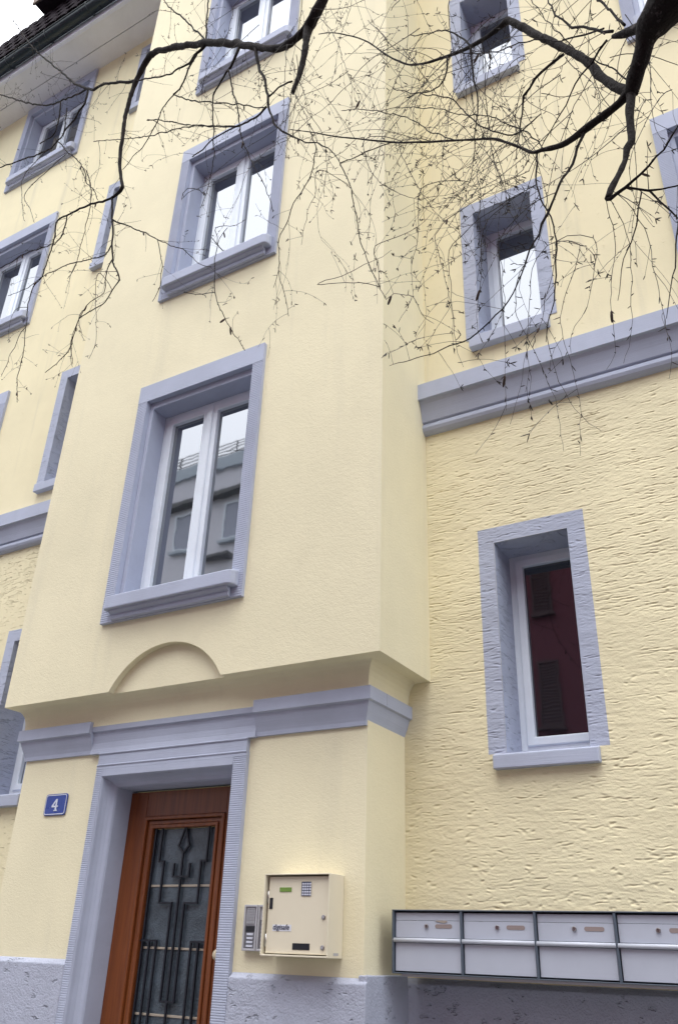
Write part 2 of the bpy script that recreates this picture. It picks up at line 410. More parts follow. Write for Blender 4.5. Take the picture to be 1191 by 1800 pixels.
def scratch(xc, zc, L, wd, D, a, wob, ph):
    i0, i1 = np.searchsorted(gx, [xc-L/2, xc+L/2]); j0, j1 = np.searchsorted(gz, [zc-0.05-abs(a)*L/2, zc+0.05+abs(a)*L/2])
    if i1-i0 < 2 or j1-j0 < 2: return
    x = gx[i0:i1]; z = gz[j0:j1][:, None]; u = (x-xc)/(L/2)
    line = zc + a*(x-xc) + wob*np.sin(x*38+ph) + wob*0.6*np.sin(x*91+ph*2)
    d = z - line; amp = np.sqrt(np.clip(1-u*u, 0, 1))*(0.75+0.35*np.sin(x*120+ph*3))
    w_ = np.where(d > 0, wd*0.62, wd*1.35)
    H[j0:j1, i0:i1] += amp*(-D*np.exp(-(d/w_)**2) + 0.16*D*np.exp(-((d+3.0*wd)/(1.6*wd))**2) + 0.18*D*np.exp(-((d-1.9*wd)/(0.9*wd))**2))
area = (RX1-RX0)*(RZ1-RZ0)
for kind_, per in ((0, 215), (1, 430), (2, 150)):
    for k in range(int(per*area)):
        xc, zc = rg.uniform(RX0, RX1), rg.uniform(RZ0, RZ1)
        up_ = min(1, max(0, (zc-0.3)/1.6))
        if rg.random() > (0.34 + 0.66*up_) if kind_ != 2 else rg.random() < 0.6*up_: continue
        jj, ii = min(len(gz)-1, np.searchsorted(gz, zc)), min(len(gx)-1, np.searchsorted(gx, xc))
        if dens[jj, ii] < -0.5 and rg.random() < 0.6: continue
        a = rg.normal(0.015, 0.045)
        if kind_ == 0: scratch(xc, zc, math.exp(rg.uniform(math.log(0.035), math.log(0.19)))*(0.55+0.45*up_), rg.uniform(0.0024, 0.0042), rg.uniform(0.0020, 0.0052), a, rg.uniform(0, 0.004), rg.uniform(0, 9))
        elif kind_ == 1: scratch(xc, zc, rg.uniform(0.02, 0.10), rg.uniform(0.0022, 0.0036), rg.uniform(0.0008, 0.0024), a*1.5, rg.uniform(0, 0.003), rg.uniform(0, 9))
        else: scratch(xc, zc, rg.uniform(0.012, 0.045), rg.uniform(0.004, 0.007), rg.uniform(0.0025, 0.0055), rg.normal(0, 0.25), 0.002, rg.uniform(0, 9))
# the relief dies away at the edge of the window opening
X_, Z_ = np.meshgrid(gx, gz)
out_ = np.maximum(np.maximum(W1I[0]-X_, X_-W1I[1]), np.maximum(W1I[2]-Z_, Z_-W1I[3]))
H *= np.clip(out_/0.012, 0, 1)
def relief_mesh(name, mat, parent, keep):
    nz_, nx_ = H.shape
    cxs, czs = (gx[:-1]+gx[1:])/2, (gz[:-1]+gz[1:])/2
    CX, CZg = np.meshgrid(cxs, czs)
    kj, ki = np.nonzero(keep(CX, CZg))
    q = np.stack([kj*nx_+ki, kj*nx_+ki+1, (kj+1)*nx_+ki+1, (kj+1)*nx_+ki], 1)
    used, inv = np.unique(q, return_inverse=True); q = inv.reshape(-1, 4)
    org = np.array(parent['org'][:])
    V = np.stack([X_.ravel(), RW - H.ravel(), Z_.ravel()+CZ], 1)[used] - org
    me = bpy.data.meshes.new(name); me.vertices.add(len(V)); me.vertices.foreach_set('co', V.ravel())
    me.loops.add(q.size); me.loops.foreach_set('vertex_index', q.ravel().astype(np.int32))
    me.polygons.add(len(q)); me.polygons.foreach_set('loop_start', np.arange(0, q.size, 4, dtype=np.int32))
    me.polygons.foreach_set('use_smooth', np.ones(len(q), dtype=bool)); me.update(calc_edges=True); me.validate()
    me.materials.append(mat)
    o = bpy.data.objects.new(name, me); C.objects.link(o); o.parent = parent; o['org'] = list(parent['org'])
    return o
def in_outer(x, z): return (x > W1[0]) & (x < W1[1]) & (z > W1[2]) & (z < W1[3])
def in_hole(x, z): return (x > W1I[0]) & (x < W1I[1]) & (z > W1I[2]) & (z < W1I[3])
relief_mesh('rough_wall', M['relief'], house, lambda x, z: ~in_outer(x, z))

# ---- bay: front sheet with window holes, arched niche over the door, side faces
BZ0, BZT, FY = 1.52, 12.6, 4.0
ACX, AHW, ARISE = -3.74, 0.478, 0.283
AR = (AHW**2 + ARISE**2) / (2*ARISE); ACZ = BZ0 + ARISE - AR
def arch_z(x): return ACZ + math.sqrt(max(0, AR**2 - (x-ACX)**2))
mb = MB()
bh = [(q[0]+0.03, q[1]-0.03, q[2]+0.03, q[3]-0.03) for q in BAYW]
ZA = 1.86
wall_sheet(mb, XL, XR, ZA, BZT, bh, FY)
xs = [ACX - AHW + 2*AHW*i/28 for i in range(29)]
mb.quad((XL, FY, BZ0), (xs[0], FY, BZ0), (xs[0], FY, ZA), (XL, FY, ZA)); mb.quad((xs[-1], FY, BZ0), (XR, FY, BZ0), (XR, FY, ZA), (xs[-1], FY, ZA))
NY = FY + 0.05
for i in range(28):
    a, b = xs[i], xs[i+1]; za, zb = max(BZ0, arch_z(a)), max(BZ0, arch_z(b))
    mb.quad((a, FY, za), (b, FY, zb), (b, FY, ZA), (a, FY, ZA))
    mb.quad((a, FY, za), (b, FY, zb), (b, NY, zb), (a, NY, za))                 # soffit of the arch
    mb.quad((a, NY, BZ0), (b, NY, BZ0), (b, NY, zb), (a, NY, za))               # back of the niche
mb.quad((XR, FY, BZ0), (XR, RW+0.05, BZ0), (XR, RW+0.05, BZT), (XR, FY, BZT))
mb.quad((XL, FY, BZ0), (XL, RW+0.05, BZ0), (XL, RW+0.05, BZT), (XL, FY, BZT))
# underside lip: front strip (broken by the niche) and side strips
LI = 0.098
for x0, x1, y0 in ((XL+0.023, xs[0], FY), (xs[0], xs[-1], NY), (xs[-1], XR-LI, FY)):
    mb.quad((x0, y0, BZ0), (x1, y0, BZ0), (x1, FY+LI, BZ0), (x0, FY+LI, BZ0))
mb.quad((XR, FY, BZ0), (XR, RW, BZ0), (XR-LI, RW, BZ0), (XR-LI, FY, BZ0)); mb.quad((XL, FY, BZ0), (XL, RW, BZ0), (XL+0.023, RW, BZ0), (XL+0.023, FY, BZ0))
mb.build('bay_wall', M['smooth'], house, fix=False)
def lo(o): return max(0.012, o-0.075)         # the left return is shallower
def bay_path(o): return [(XL+lo(o), RW+0.05), (XL+lo(o), FY+o), (XR-o, FY+o), (XR-o, RW+0.05)]
mb = MB().sweep([(LI, BZ0), (0.112, 1.512), (0.128, 1.495), (0.142, 1.470), (0.150, 1.44), (0.154, 1.40), (0.156, 1.34)], bay_path)
mb.build('cove', M['smooth'], house, fix=False)
# flat roof of the bay
MB().box(XL-0.12, XR+0.12, FY-0.15, RW+4, BZT, BZT+0.22).build('bay_roof', M['tile'], house)

# ---- entrance storey: wall with the door opening
DX0, DX1 = -4.385, -3.135                    # outer edges of the door surround
PX0, PX1, PY = -5.140, -2.315, 4.20
mb = MB()
wall_sheet(mb, PX0, PX1, -0.16, 1.42, [(DX0+0.03, DX1-0.03, -1.5, 1.2)], PY)
mb.quad((PX1, PY, -0.16), (PX1, RW+0.05, -0.16), (PX1, RW+0.05, 1.42), (PX1, PY, 1.42)); mb.quad((PX0, PY, -0.16), (PX0, RW+0.05, -0.16), (PX0, RW+0.05, 1.42), (PX0, PY, 1.42))
mb.build('entrance_wall', M['smooth'], house, fix=False)

# ---- plinth with a smooth chamfered top
def plinth_run(mb, x0, x1, y, ztop, cap0=False, cap1=False):
    pr = [(y-0.035, -1.45), (y-0.035, ztop-0.045), (y-0.020, ztop-0.032), (y+0.03, ztop), (y+0.03, -1.45)]
    mb.prism_x(pr, x0, x1)
mb = MB()
plinth_run(mb, PX0-0.03, DX0-0.002, PY, -0.066); plinth_run(mb, DX1+0.002, PX1+0.03, PY, -0.088)
mb.box(PX1-0.02, PX1+0.0295, PY-0.02, RW-0.03, -1.45, -0.093); mb.box(PX0-0.0295, PX0+0.02, PY-0.02, RW-0.03, -1.45, -0.08)
plinth_run(mb, PX1+0.012, BX1, RW, -0.085); plinth_run(mb, BX0, PX0-0.031, RW, -0.07)
mb.build('plinth', M['plinth'], house, bevel=0.006)

# ---- cornice over the entrance: two blocks break forward either side of the door
def block_prof(s):   # offsets are measured inward from the bay outline; s sets the piece back
    return [(0.157+s, 1.372), (0.128+s, 1.372), (0.128+s, 1.296), (0.146+s, 1.290), (0.152+s, 1.27), (0.162+s, 1.24), (0.174+s, 1.21), (0.182+s, 1.185), (0.184+s, 1.160), (0.215+s, 1.158)]
BL1, BR0 = -4.475, -3.085
def right_path(o): return [(BR0, FY+o), (XR-o, FY+o), (XR-o, RW+0.02)]
def left_path(o): return [(XL+lo(o), RW+0.02), (XL+lo(o), FY+o), (BL1, FY+o)]
mb = MB().sweep(block_prof(0), right_path); pr = block_prof(0)
mb.quad(*[(BR0, FY+o, z) for o, z in pr]); mb.build('cornice_block', M['grey'], house, fix=False)
mb = MB().sweep(block_prof(0), left_path); mb.quad(*[(BL1, FY+o, z) for o, z in pr]); mb.build('cornice_block', M['grey'], house, fix=False)
mid = [(PY+0.0, 1.383), (4.156, 1.383), (4.156, 1.306), (4.170, 1.300), (4.176, 1.275), (4.180, 1.23), (4.176, 1.19), (4.168, 1.155), (PY, 1.155)]
MB().prism_x(mid, BL1+0.001, BR0-0.001).build('cornice', M['grey'], house, fix=True)
for a, b in ((PY-0.075, RW),):
    MB().box(XR-0.131, XR-0.127, 4.336, 4.340, 1.296, 1.372).build('joint', M['plinth'], house)

# ---- combed jamb: flat stone with horizontal tool marks
def combed(mb, x0, x1, yf, yb, z0, z1, step=0.0165, depth=0.0025):
    n = max(1, int(round((z1-z0)/step))); st = (z1-z0)/n; rows = []
    for i in range(n):
        z = z0 + i*st
        rows += [(z, yf+depth), (z+st*0.22, yf), (z+st*0.72, yf)]
    rows.append((z1, yf+depth))
    k = len(mb.v)
    for z, y in rows: mb.v += [(x0, yb, z), (x0, y, z), (x1, y, z), (x1, yb, z)]
    for i in range(len(rows)-1):
        a = k + i*4
        for j in range(3):
            mb.f.append((a+j, a+j+1, a+j+5, a+j+4)); mb.sm.append(False); mb.mi.append(0)
    mb.quad((x0, yb, z0), (x0, yf+depth, z0), (x1, yf+depth, z0), (x1, yb, z0)); mb.quad((x0, yb, z1), (x0, yf+depth, z1), (x1, yf+depth, z1), (x1, yb, z1))
    return mb

# ---- door surround
SY = 4.168
mb = MB()
combed(mb, DX0, DX0+0.058, SY, PY+0.02, -1.38, 1.045, 0.0125); combed(mb, DX1-0.098, DX1, SY, PY+0.02, -1.38, 1.045, 0.0125)
mb.box(DX0, DX1, SY-0.001, PY+0.02, 1.046, 1.072); mb.box(DX0+0.004, DX1-0.004, SY+0.001, PY+0.02, 1.073, 1.154)
mb.box(DX0+0.0585, DX1-0.0985, SY-0.001, PY+0.02, 1.002, 1.0455)
for z in (1.074, 1.152):
    mb.prism_x([(SY-0.004, z-0.006), (SY-0.006, z), (SY-0.002, z+0.005), (SY+0.01, z+0.006), (SY+0.01, z-0.006)], DX0+0.001, DX1-0.001)
mb.build('door_surround', M['grey'], house, fix=True)
# cavetto and plain reveal running round the opening
OX0, OX1, OZ = DX0+0.058, DX1-0.098, 1.002
cav = [(0.0, SY), (0.008, SY+0.012), (0.012, SY+0.035), (0.022, SY+0.062), (0.038, SY+0.082), (0.056, SY+0.092), (0.062, SY+0.105), (0.063, 4.47)]
mb = MB()
for i in range(len(cav)-1):
    (a, ya), (b, yb) = cav[i], cav[i+1]
    for q in (((OX0+a, ya, -1.38), (OX0+a, ya, OZ-a), (OX0+b, yb, OZ-b), (OX0+b, yb, -1.38)), ((OX1-a, ya, -1.38), (OX1-a, ya, OZ-a), (OX1-b, yb, OZ-b), (OX1-b, yb, -1.38)), ((OX0+a, ya, OZ-a), (OX1-a, ya, OZ-a), (OX1-b, yb, OZ-b), (OX0+b, yb, OZ-b))):
        mb.quad(*q)
mb.build('door_reveal', M['grey'], house, fix=False)
MB().box(DX0, DX1, 4.0, 4.6, -1.38, -1.25).box(DX0-0.15, DX1+0.15, 3.75, 4.6, -1.40, -1.385).build('doorstep', M['kerb'], house, bevel=0.01)

# ---- the door leaf
LX0, LX1, LY, LZ0, LZ1 = OX0+0.064, OX1-0.064, 4.412, -1.245, 0.925
GX0, GX1, GZ0, GZ1 = -4.035, -3.515, -0.75, 0.69
mb = MB().ring(LX0, LX1, LZ0, LZ1, 0.001, LY, LY+0.05)
mb = MB()
mb.box(LX0, GX0-0.075, LY, LY+0.05, LZ0, LZ1); mb.box(GX1+0.075, LX1, LY, LY+0.05, LZ0, LZ1)
mb.box(GX0-0.0748, GX1+0.0748, LY+0.0005, LY+0.05, GZ1+0.075, LZ1); mb.box(GX0-0.0748, GX1+0.0748, LY+0.0005, LY+0.05, LZ0, GZ0-0.075)
door = mb.build('door', M['wood'], house, bevel=0.003)
mb = MB()
mb.ring(GX0-0.074, GX1+0.074, GZ0-0.074, GZ1+0.074, 0.022, LY-0.012, LY+0.045); mb.ring(GX0-0.050, GX1+0.050, GZ0-0.05, GZ1+0.05, 0.028, LY+0.006, LY+0.046); mb.ring(GX0-0.021, GX1+0.021, GZ0-0.021, GZ1+0.021, 0.022, LY-0.003, LY+0.047)
mb.build('glazing_bead', M['wood'], door, bevel=0.005)
MB().box(-3.90, -3.63, LY-0.006, LY+0.01, LZ0+0.12, LZ0+0.34).build('kick_panel', M['wood'], door, bevel=0.01)
zs = [GZ0, -0.358, -0.006, 0.345, GZ1]
for i in range(4):
    MB().box(GX0-0.015, GX1+0.015, LY+0.033, LY+0.041, zs[i]+0.004, zs[i+1]-0.004).build('pane', M['doorglass'], door)
    if i:
        MB().box(GX0-0.015, GX1+0.015, LY+0.028, LY+0.042, zs[i]-0.0065, zs[i]+0.0065).build('glazing_bar', M['putty'], door, bevel=0.002)
mb = MB(); BY = LY + 0.018; bt = 0.0055
def bar(pts):
    for (xa, za), (xb, zb) in zip(pts, pts[1:]):
        d = Vector((xb-xa, zb-za)); L = d.length; d /= L; e = d * bt*0.999; nn = Vector((-d.y, d.x)) * bt
        a = Vector((xa, za)) - e; b = Vector((xb, zb)) + e
        dy = 0.006 + random.random()*0.0012
        mb.poly_y([(a+nn)[:], (a-nn)[:], (b-nn)[:], (b+nn)[:]], BY-dy, BY+dy)
cx = -3.768
for s in (-1, 1):
    X = lambda v: cx + s*v
    bar([(X(0.193), 0.70), (X(0.193), 0.488), (X(0.152), 0.488), (X(0.152), 0.246), (X(0.052), 0.246), (X(0.052), -0.286)])
    bar([(X(0), 0.70), (X(0.042), 0.580), (X(0), 0.535)])
    bar([(X(0.064), 0.470), (X(0.064), 0.397)])
    bar([(X(0.27), 0.034), (X(0.137), 0.034), (X(0.137), -0.745)]); bar([(X(0.193), 0.034), (X(0.193), -0.745)])
    bar([(X(0.248), 0.70), (X(0.248), -0.745)])
bar([(cx, 0.535), (cx, -0.745)]); bar([(cx-0.064, 0.397), (cx+0.064, 0.397)]); bar([(cx-0.052, -0.286), (cx+0.052, -0.286)])
mb.build('grille', M['iron'], door, fix=True)
kb = MB(); kx, kz = -3.374, -0.03
kb.tube([(kx, LY, kz), (kx, LY-0.02, kz), (kx, LY-0.035, kz), (kx, LY-0.05, kz), (kx, LY-0.062, kz), (kx, LY-0.068, kz)], [0.016, 0.013, 0.022, 0.031, 0.026, 0.010], 18)
kb.build('knob', M['knob'], door)

# ================================================================ windows
def pane_box(win, x0, x1, z0, z1, y, mat='glass'):
    MB().quad((x0, y, z0), (x1, y, z0), (x1, y, z1), (x0, y, z1)).build('pane', M[mat], win, fix=False)

def moulded_window(q, wy, mull=True, comb=True, sill=True):
    """two-leaf window with a stepped stone surround; wy = wall plane"""
    x0, x1, z0, z1 = q; yf = wy - 0.028; bw = 0.098; lz = 0.165
    ix0, ix1, iz1 = x0+bw+0.038, x1-bw-0.038, z1-0.225
    fy = wy + 0.175; fz0 = z0 + 0.19
    fr = MB().ring(ix0-0.012, ix1+0.012, fz0-0.03, iz1+0.012, 0.052, fy, fy+0.07)
    win = fr.build('window', M['white'], house, bevel=0.004)
    mb = MB()
    for a, b in ((x0, x0+bw), (x1-bw, x1)):
        if comb: combed(mb, a, b, yf, wy+0.05, z0, z1-lz-0.001)
        else: mb.box(a, b, yf, wy+0.05, z0, z1-lz-0.001)
    mb.box(x0, x1, yf-0.001, wy+0.05, z1-lz, z1); mb.box(x0+bw+0.001, x1-bw-0.001, yf, wy+0.05, z0, z0+0.12)
    mb.build('surround', M['grey'], win, fix=True)
    mb = MB()     # inner fillet and reveal
    rz0 = z0+0.121
    for a, b in ((x0+bw+0.0005, ix0), (ix1, x1-bw-0.0005)): mb.box(a, b, wy+0.018, fy+0.03, rz0, iz1)
    mb.box(x0+bw+0.0005, x1-bw-0.0005, wy+0.018, fy+0.03, iz1+0.0005, z1-lz-0.0015)
    mb.prism_x([(wy-0.02, rz0+0.04), (fy+0.03, rz0+0.06), (fy+0.03, rz0), (wy-0.02, rz0)], ix0+0.0005, ix1-0.0005)
    mb.build('reveal', M['grey'], win, bevel=0.003)
    cxm = (ix0+ix1)/2
    mm = 0.008
    for a, b in ((ix0+0.036, cxm-mm), (cxm+mm, ix1-0.036)):
        MB().ring(a, b, fz0+0.018, iz1-0.036, 0.062, fy-0.012, fy+0.05, 0.075).build('sash', M['white'], win, bevel=0.006)
        pane_box(win, a+0.055, b-0.055, fz0+0.06, iz1-0.09, fy+0.022)
    MB().box(cxm-0.028, cxm+0.028, fy-0.026, fy+0.04, fz0+0.02, iz1-0.038).build('mullion', M['white'], win, bevel=0.012, seg=3)
    if sill:
        sx0, sx1 = x0+0.075, x1-0.035; sy = wy - 0.105; st, sb = z0+0.172, z0+0.072
        mb = MB()
        out = [(sx0, wy-0.02), (sx0, sy+0.03), (sx0+0.012, sy+0.008), (sx0+0.035, sy), (sx1-0.05, sy), (sx1-0.015, sy+0.010), (sx1, sy+0.04), (sx1, wy-0.02)]
        k = len(out); n = len(mb.v)
        mb.v += [(x, y, sb) for x, y in out] + [(x, y, st + (0.02 if y > wy-0.03 else 0)) for x, y in out]
        for i in range(k):
            j = (i+1) % k; mb.f.append((n+i, n+j, n+k+j, n+k+i)); mb.sm.append(False); mb.mi.append(0)
        mb.f += [tuple(range(n, n+k)), tuple(range(n+k, n+2*k))]; mb.sm += [False]*2; mb.mi += [0, 0]
        mb.build('sill', M['grey'], win, bevel=0.008)
        mo = [(wy-0.03, sb), (sy+0.022, sb), (sy+0.026, sb-0.012), (sy+0.038, sb-0.022), (sy+0.055, sb-0.030), (sy+0.050, sb-0.044), (sy+0.056, sb-0.062), (wy-0.03, sb-0.068)]
        MB().prism_x(mo, sx0+0.045, sx1-0.055).build('sill_moulding', M['grey'], win, bevel=0.003)
    return win

for q in BAYW: moulded_window(q, FY)
for q in WIDE + WIDE_L: moulded_window(q, RW)

def narrow_window(q, mat='glass', sz=0.095, sproj=0.05):
    x0, x1, z0, z1 = q; t = 0.108
    ix0, ix1, iz1 = x0+t, x1-t, z1-t; fy = RW + 0.275
    win = MB().ring(ix0-0.02, ix1+0.045, z0+0.045, iz1+0.03, 0.075, fy, fy+0.07, 0.06).build('window', M['white'], house, bevel=0.004)
    mb = MB(); y0 = RW - 0.005
    if q is W1:
        relief_mesh('surround', M['reliefgrey'], win, lambda x, z: in_outer(x, z) & ~in_hole(x, z)); y0 = RW - 0.003
    else:
      mb.box(x0, ix0, y0, RW+0.01, z0, z1); mb.box(ix1, x1, y0, RW+0.01, z0, z1); mb.box(ix0+0.0005, ix1-0.0005, y0, RW+0.01, iz1, z1)
      mb.build('surround', M['greyrough'], win)
    mb = MB()
    mb.quad((ix0+0.001, y0+0.003, z0), (ix0+0.001, fy+0.01, z0), (ix0+0.001, fy+0.01, iz1), (ix0+0.001, y0+0.003, iz1)); mb.quad((ix1-0.001, y0+0.003, z0), (ix1-0.001, fy+0.01, z0), (ix1-0.001, fy+0.01, iz1), (ix1-0.001, y0+0.003, iz1))
    mb.quad((ix0, y0+0.003, iz1-0.001), (ix1, y0+0.003, iz1-0.001), (ix1, fy+0.01, iz1-0.001), (ix0, fy+0.01, iz1-0.001))
    mb.build('reveal', M['greyrough'], win, fix=False)
    ix1 += 0.03
    MB().ring(ix0+0.040, ix1-0.040, z0+0.09, iz1-0.030, 0.052, fy-0.012, fy+0.05).build('sash', M['white'], win, bevel=0.006)
    pane_box(win, ix0+0.08, ix1-0.08, z0+0.13, iz1-0.07, fy+0.022, mat)
    ix1 -= 0.03
    sx0, sx1 = x0+0.038, x1-0.055
    pr = [(RW-sproj, z0-sz), (RW-sproj, z0-0.012), (RW+0.02, z0+0.006), (fy+0.02, z0+0.07), (fy+0.02, z0), (RW+0.02, z0-sz)]
    MB().prism_x(pr[:3] + [(RW+0.02, z0-sz)], sx0, sx1).build('sill', M['grey'], win, bevel=0.006)
    MB().prism_x([(RW+0.0, z0-0.02), (RW+0.0, z0+0.004), (fy+0.02, z0+0.062), (fy+0.02, z0-0.02)], ix0+0.002, ix1-0.002).build('inner_sill', M['grey'], win)
    return win
for i, q in enumerate(NARROW): narrow_window(q, 'dark_glass' if i == 0 else 'glass', *((0.09, 0.045) if i == 0 else (0.11, 0.06)))
for q in NARROW_L: narrow_window(q, 'glass', 0.10, 0.055)

# ---- string course
sc = [(RW+0.01, 3.725), (4.550, 3.725), (4.550, 3.592), (4.572, 3.588), (4.585, 3.565), (4.606, 3.50), (4.622, 3.435), (4.640, 3.428), (4.634, 3.418), (4.622, 3.404), (4.620, 3.382), (4.630, 3.360), (4.648, 3.345), (RW+0.01, 3.34)]
MB().prism_x(sc, XR-0.02, BX1).build('string_course', M['grey'], house)
MB().prism_x(sc, BX0, XL+0.02).build('string_course', M['grey'], house)

# ---- eaves, gutter, roof
for a, b in ((BX0-0.3, XL+0.03), (XR-0.03, BX1+0.3)):
    mb = MB(); mb.box(a, b, 4.436, RW+0.02, EAVE, EAVE+0.03); mb.box(a, b, 4.150, 4.428, EAVE, EAVE+0.03)
    mb.build('soffit_board', M['soffit'], house)
    MB().box(a, b, 4.10, 4.147, EAVE-0.035, EAVE+0.30).build('fascia', M['fascia'], house, bevel=0.004)
    n = 10; cy, cz, r = 4.005, EAVE+0.115, 0.085
    arc = [(cy - r*math.cos(math.pi*i/n), cz - r*math.sin(math.pi*i/n)) for i in range(n+1)]
    arc += [(cy + (r-0.006)*math.cos(math.pi*i/n), cz - (r-0.006)*math.sin(math.pi*i/n)) for i in range(n+1)]
    mb = MB().prism_x(arc, a, b, True); mb.tube([(a, cy-r, cz), (b, cy-r, cz)], [0.012, 0.012], 8)
    gut = mb.build('gutter', M['gutter'], house)
    xx = a + 0.4
    while xx < b:
        MB().tube([(xx, cy-r-0.008, cz+0.005)] + [(xx, cy - (r+0.008)*math.cos(math.pi*i/8), cz - (r+0.008)*math.sin(math.pi*i/8)) for i in range(9)], [0.006]*10, 6).build('bracket', M['gutter'], gut)
        xx += 0.8
    # steep lower roof slope
    roof = MB().quad((a, 3.985, EAVE+0.2), (b, 3.985, EAVE+0.2), (b, 4.115, EAVE+1.0), (a, 4.115, EAVE+1.0)).quad((a, 4.115, EAVE+1.0), (b, 4.115, EAVE+1.0), (b, 9.2, EAVE+4.3), (a, 9.2, EAVE+4.3)).quad((a, 9.2, EAVE+4.3), (b, 9.2, EAVE+4.3), (b, 14.2, EAVE+0.8), (a, 14.2, EAVE+0.8)).build('roof', M['tile'], house, fix=False)
    tl = None
    if a < -6:
        tm = MB(); L = Vector((0, 0.13, 0.80)).normalized(); nrm = Vector((0, -L.z, L.y))
        tw = 0.21
        base = [(-tw/2+0.006, 0.0), (-tw/2+0.03, 0.018), (0, 0.026), (tw/2-0.03, 0.018), (tw/2-0.006, 0.0)]
        for s0 in (0, 0.235):
            off = 0.012 if s0 == 0 else 0.0
            for x, h in base: p = L*s0 + nrm*(h*0.7+off); tm.v.append((x, p.y, p.z))
            for x, h in base: p = L*s0 + nrm*(h*0.7+off+0.016); tm.v.append((x, p.y, p.z))
        for i in range(4):
            tm.f += [(i, i+1, 11+i, 10+i), (5+i, 15+i, 16+i, 6+i), (i, 5+i, 6+i, i+1), (10+i, 11+i, 16+i, 15+i)]
        tm.f += [(0, 10, 15, 5), (4, 9, 19, 14)]
        tm.sm = [False]*len(tm.f); tm.mi = [0]*len(tm.f)
        tl = tm.build('tile', M['tile'], roof, raw=True, loc=(-3.78, RW, 0), fix=True)
        for v in tl.data.vertices: v.co = v.co + Vector((-3.78, RW, 0))      # the tile keeps its own local frame
        # the first tile is moved to its place, then copied along three courses
        first = True
        for row in range(4):
            for i in range(24):
                x = -11.4 + i*tw + (tw/2 if row % 2 else 0) + random.uniform(-.006, .006)
                o = tl if first else tl.copy()
                if not first: C.objects.link(o)
                first = False
                o.parent = roof
                p = Vector((x, 3.955, EAVE+CZ+0.20)) + L*(row*0.19) + nrm*random.uniform(0, 0.008)
                o.location = p - Vector(house['org']); o.rotation_euler = (0, random.uniform(-.02, .02), random.uniform(-.02, .02))

# dormer standing on the slope at the left
dm = MB().box(-7.85, -6.15, 3.86, 5.8, EAVE+0.92, EAVE+1.9).build('dormer', M['tile'], house)
MB().box(-8.0, -6.0, 3.66, 5.9, EAVE+1.9, EAVE+2.02).build('dormer_roof', M['tile'], dm, bevel=0.02)
MB().box(-7.9, -6.3, 3.84, 3.87, EAVE+0.95, EAVE+1.8).build('dormer_panel', M['board'], dm)
MB().box(-11.8, -8.3, 3.95, 3.99, EAVE+0.215, EAVE+0.255).build('batten', M['board'], house)

# ================================================================ house number plate
pl = thing('house_number_plate', 'blue enamel house number plate reading 4 on the cream wall left of the door', 'number plate', (-4.747, PY, CZ+0.845))
def rrect(x0, x1, z0, z1, r, n=4):
    pts = []
    for cx_, cz_, a0 in ((x1-r, z1-r, 0), (x0+r, z1-r, 90), (x0+r, z0+r, 180), (x1-r, z0+r, 270)):
        for i in range(n+1):
            a = math.radians(a0 + 90*i/n); pts.append((cx_ + r*math.cos(a), cz_ + r*math.sin(a)))
    return pts
sx0, sx1, sz0, sz1 = -4.852, -4.642, 0.772, 0.914
MB().poly_y(rrect(sx0, sx1, sz0, sz1, 0.02), PY-0.010, PY-0.002).build('plate', M['enamel'], pl, bevel=0.002)
o_, i_ = rrect(sx0+0.006, sx1-0.006, sz0+0.006, sz1-0.006, 0.016), rrect(sx0+0.011, sx1-0.011, sz0+0.011, sz1-0.011, 0.012)
mb = MB()
for k in range(len(o_)):
    l = (k+1) % len(o_)
    mb.quad((o_[k][0], PY-0.0112, o_[k][1]), (o_[l][0], PY-0.0112, o_[l][1]), (i_[l][0], PY-0.0112, i_[l][1]), (i_[k][0], PY-0.0112, i_[k][1]))
mb.build('border', M['enamelwhite'], pl, fix=False)
# a slab-footed 4
mb = MB(); nx, nz, yy = -4.7490, 0.843, (PY-0.0125, PY-0.0095)
def stroke(pts): mb.poly_y([(nx+a*0.86, nz+b*0.86) for a, b in pts], yy[0]-random.random()*0.0006, yy[1])
stroke([(0.004, -0.040), (0.020, -0.040), (0.020, 0.042), (0.004, 0.042)])
stroke([(0.0035, 0.042), (0.0035, 0.026), (-0.018, -0.008), (-0.036, -0.008)])
stroke([(-0.036, -0.0085), (-0.036, -0.020), (0.034, -0.020), (0.034, -0.0085)])
stroke([(-0.006, -0.0405), (-0.006, -0.049), (0.030, -0.049), (0.030, -0.0405)])
mb.build('numeral', M['enamelwhite'], pl)

# ================================================================ door bell panel
bp = thing('doorbell_panel', 'grey aluminium doorbell panel with name buttons between the door and the cream key box', 'doorbell panel', (-2.98, PY, CZ+0.11))
plates = []
for a, b in ((-3.060, -2.969), (-2.965, -2.874)):
    plate = MB().ring(a, b, -0.003, 0.224, 0.011, PY-0.034, PY-0.002).box(a+0.0105, b-0.0105, PY-0.026, PY-0.004, 0.007, 0.214).build('plate', M['alu'], bp, bevel=0.002)
    plates.append(plate)
    if a < -3.0:
        for k in range(10):
            z = 0.206 - k*0.0078
            MB().box(a+0.018, b-0.018, PY-0.031, PY-0.025, z-0.0048, z).build('louvre', M['alu'], plate)
        MB().box(a+0.013, b-0.013, PY-0.0275, PY-0.025, 0.010, 0.122).build('button_field', M['panelgrey'], plate)
        MB().box(a+0.016, b-0.016, PY-0.029, PY-0.027, 0.090, 0.118).build('speaker', M['black'], plate)
        rows = [0.072, 0.053, 0.034, 0.015]
    else:
        MB().box(a+0.013, b-0.013, PY-0.0275, PY-0.025, 0.010, 0.150).build('button_field', M['panelgrey'], plate)
        rows = [0.129, 0.110, 0.091, 0.072, 0.053, 0.034, 0.015]
    for z in rows:
        MB().box(a+0.026, b-0.024, PY-0.031, PY-0.027, z, z+0.011).build('bell_button', M['keycap'], plate, bevel=0.001)

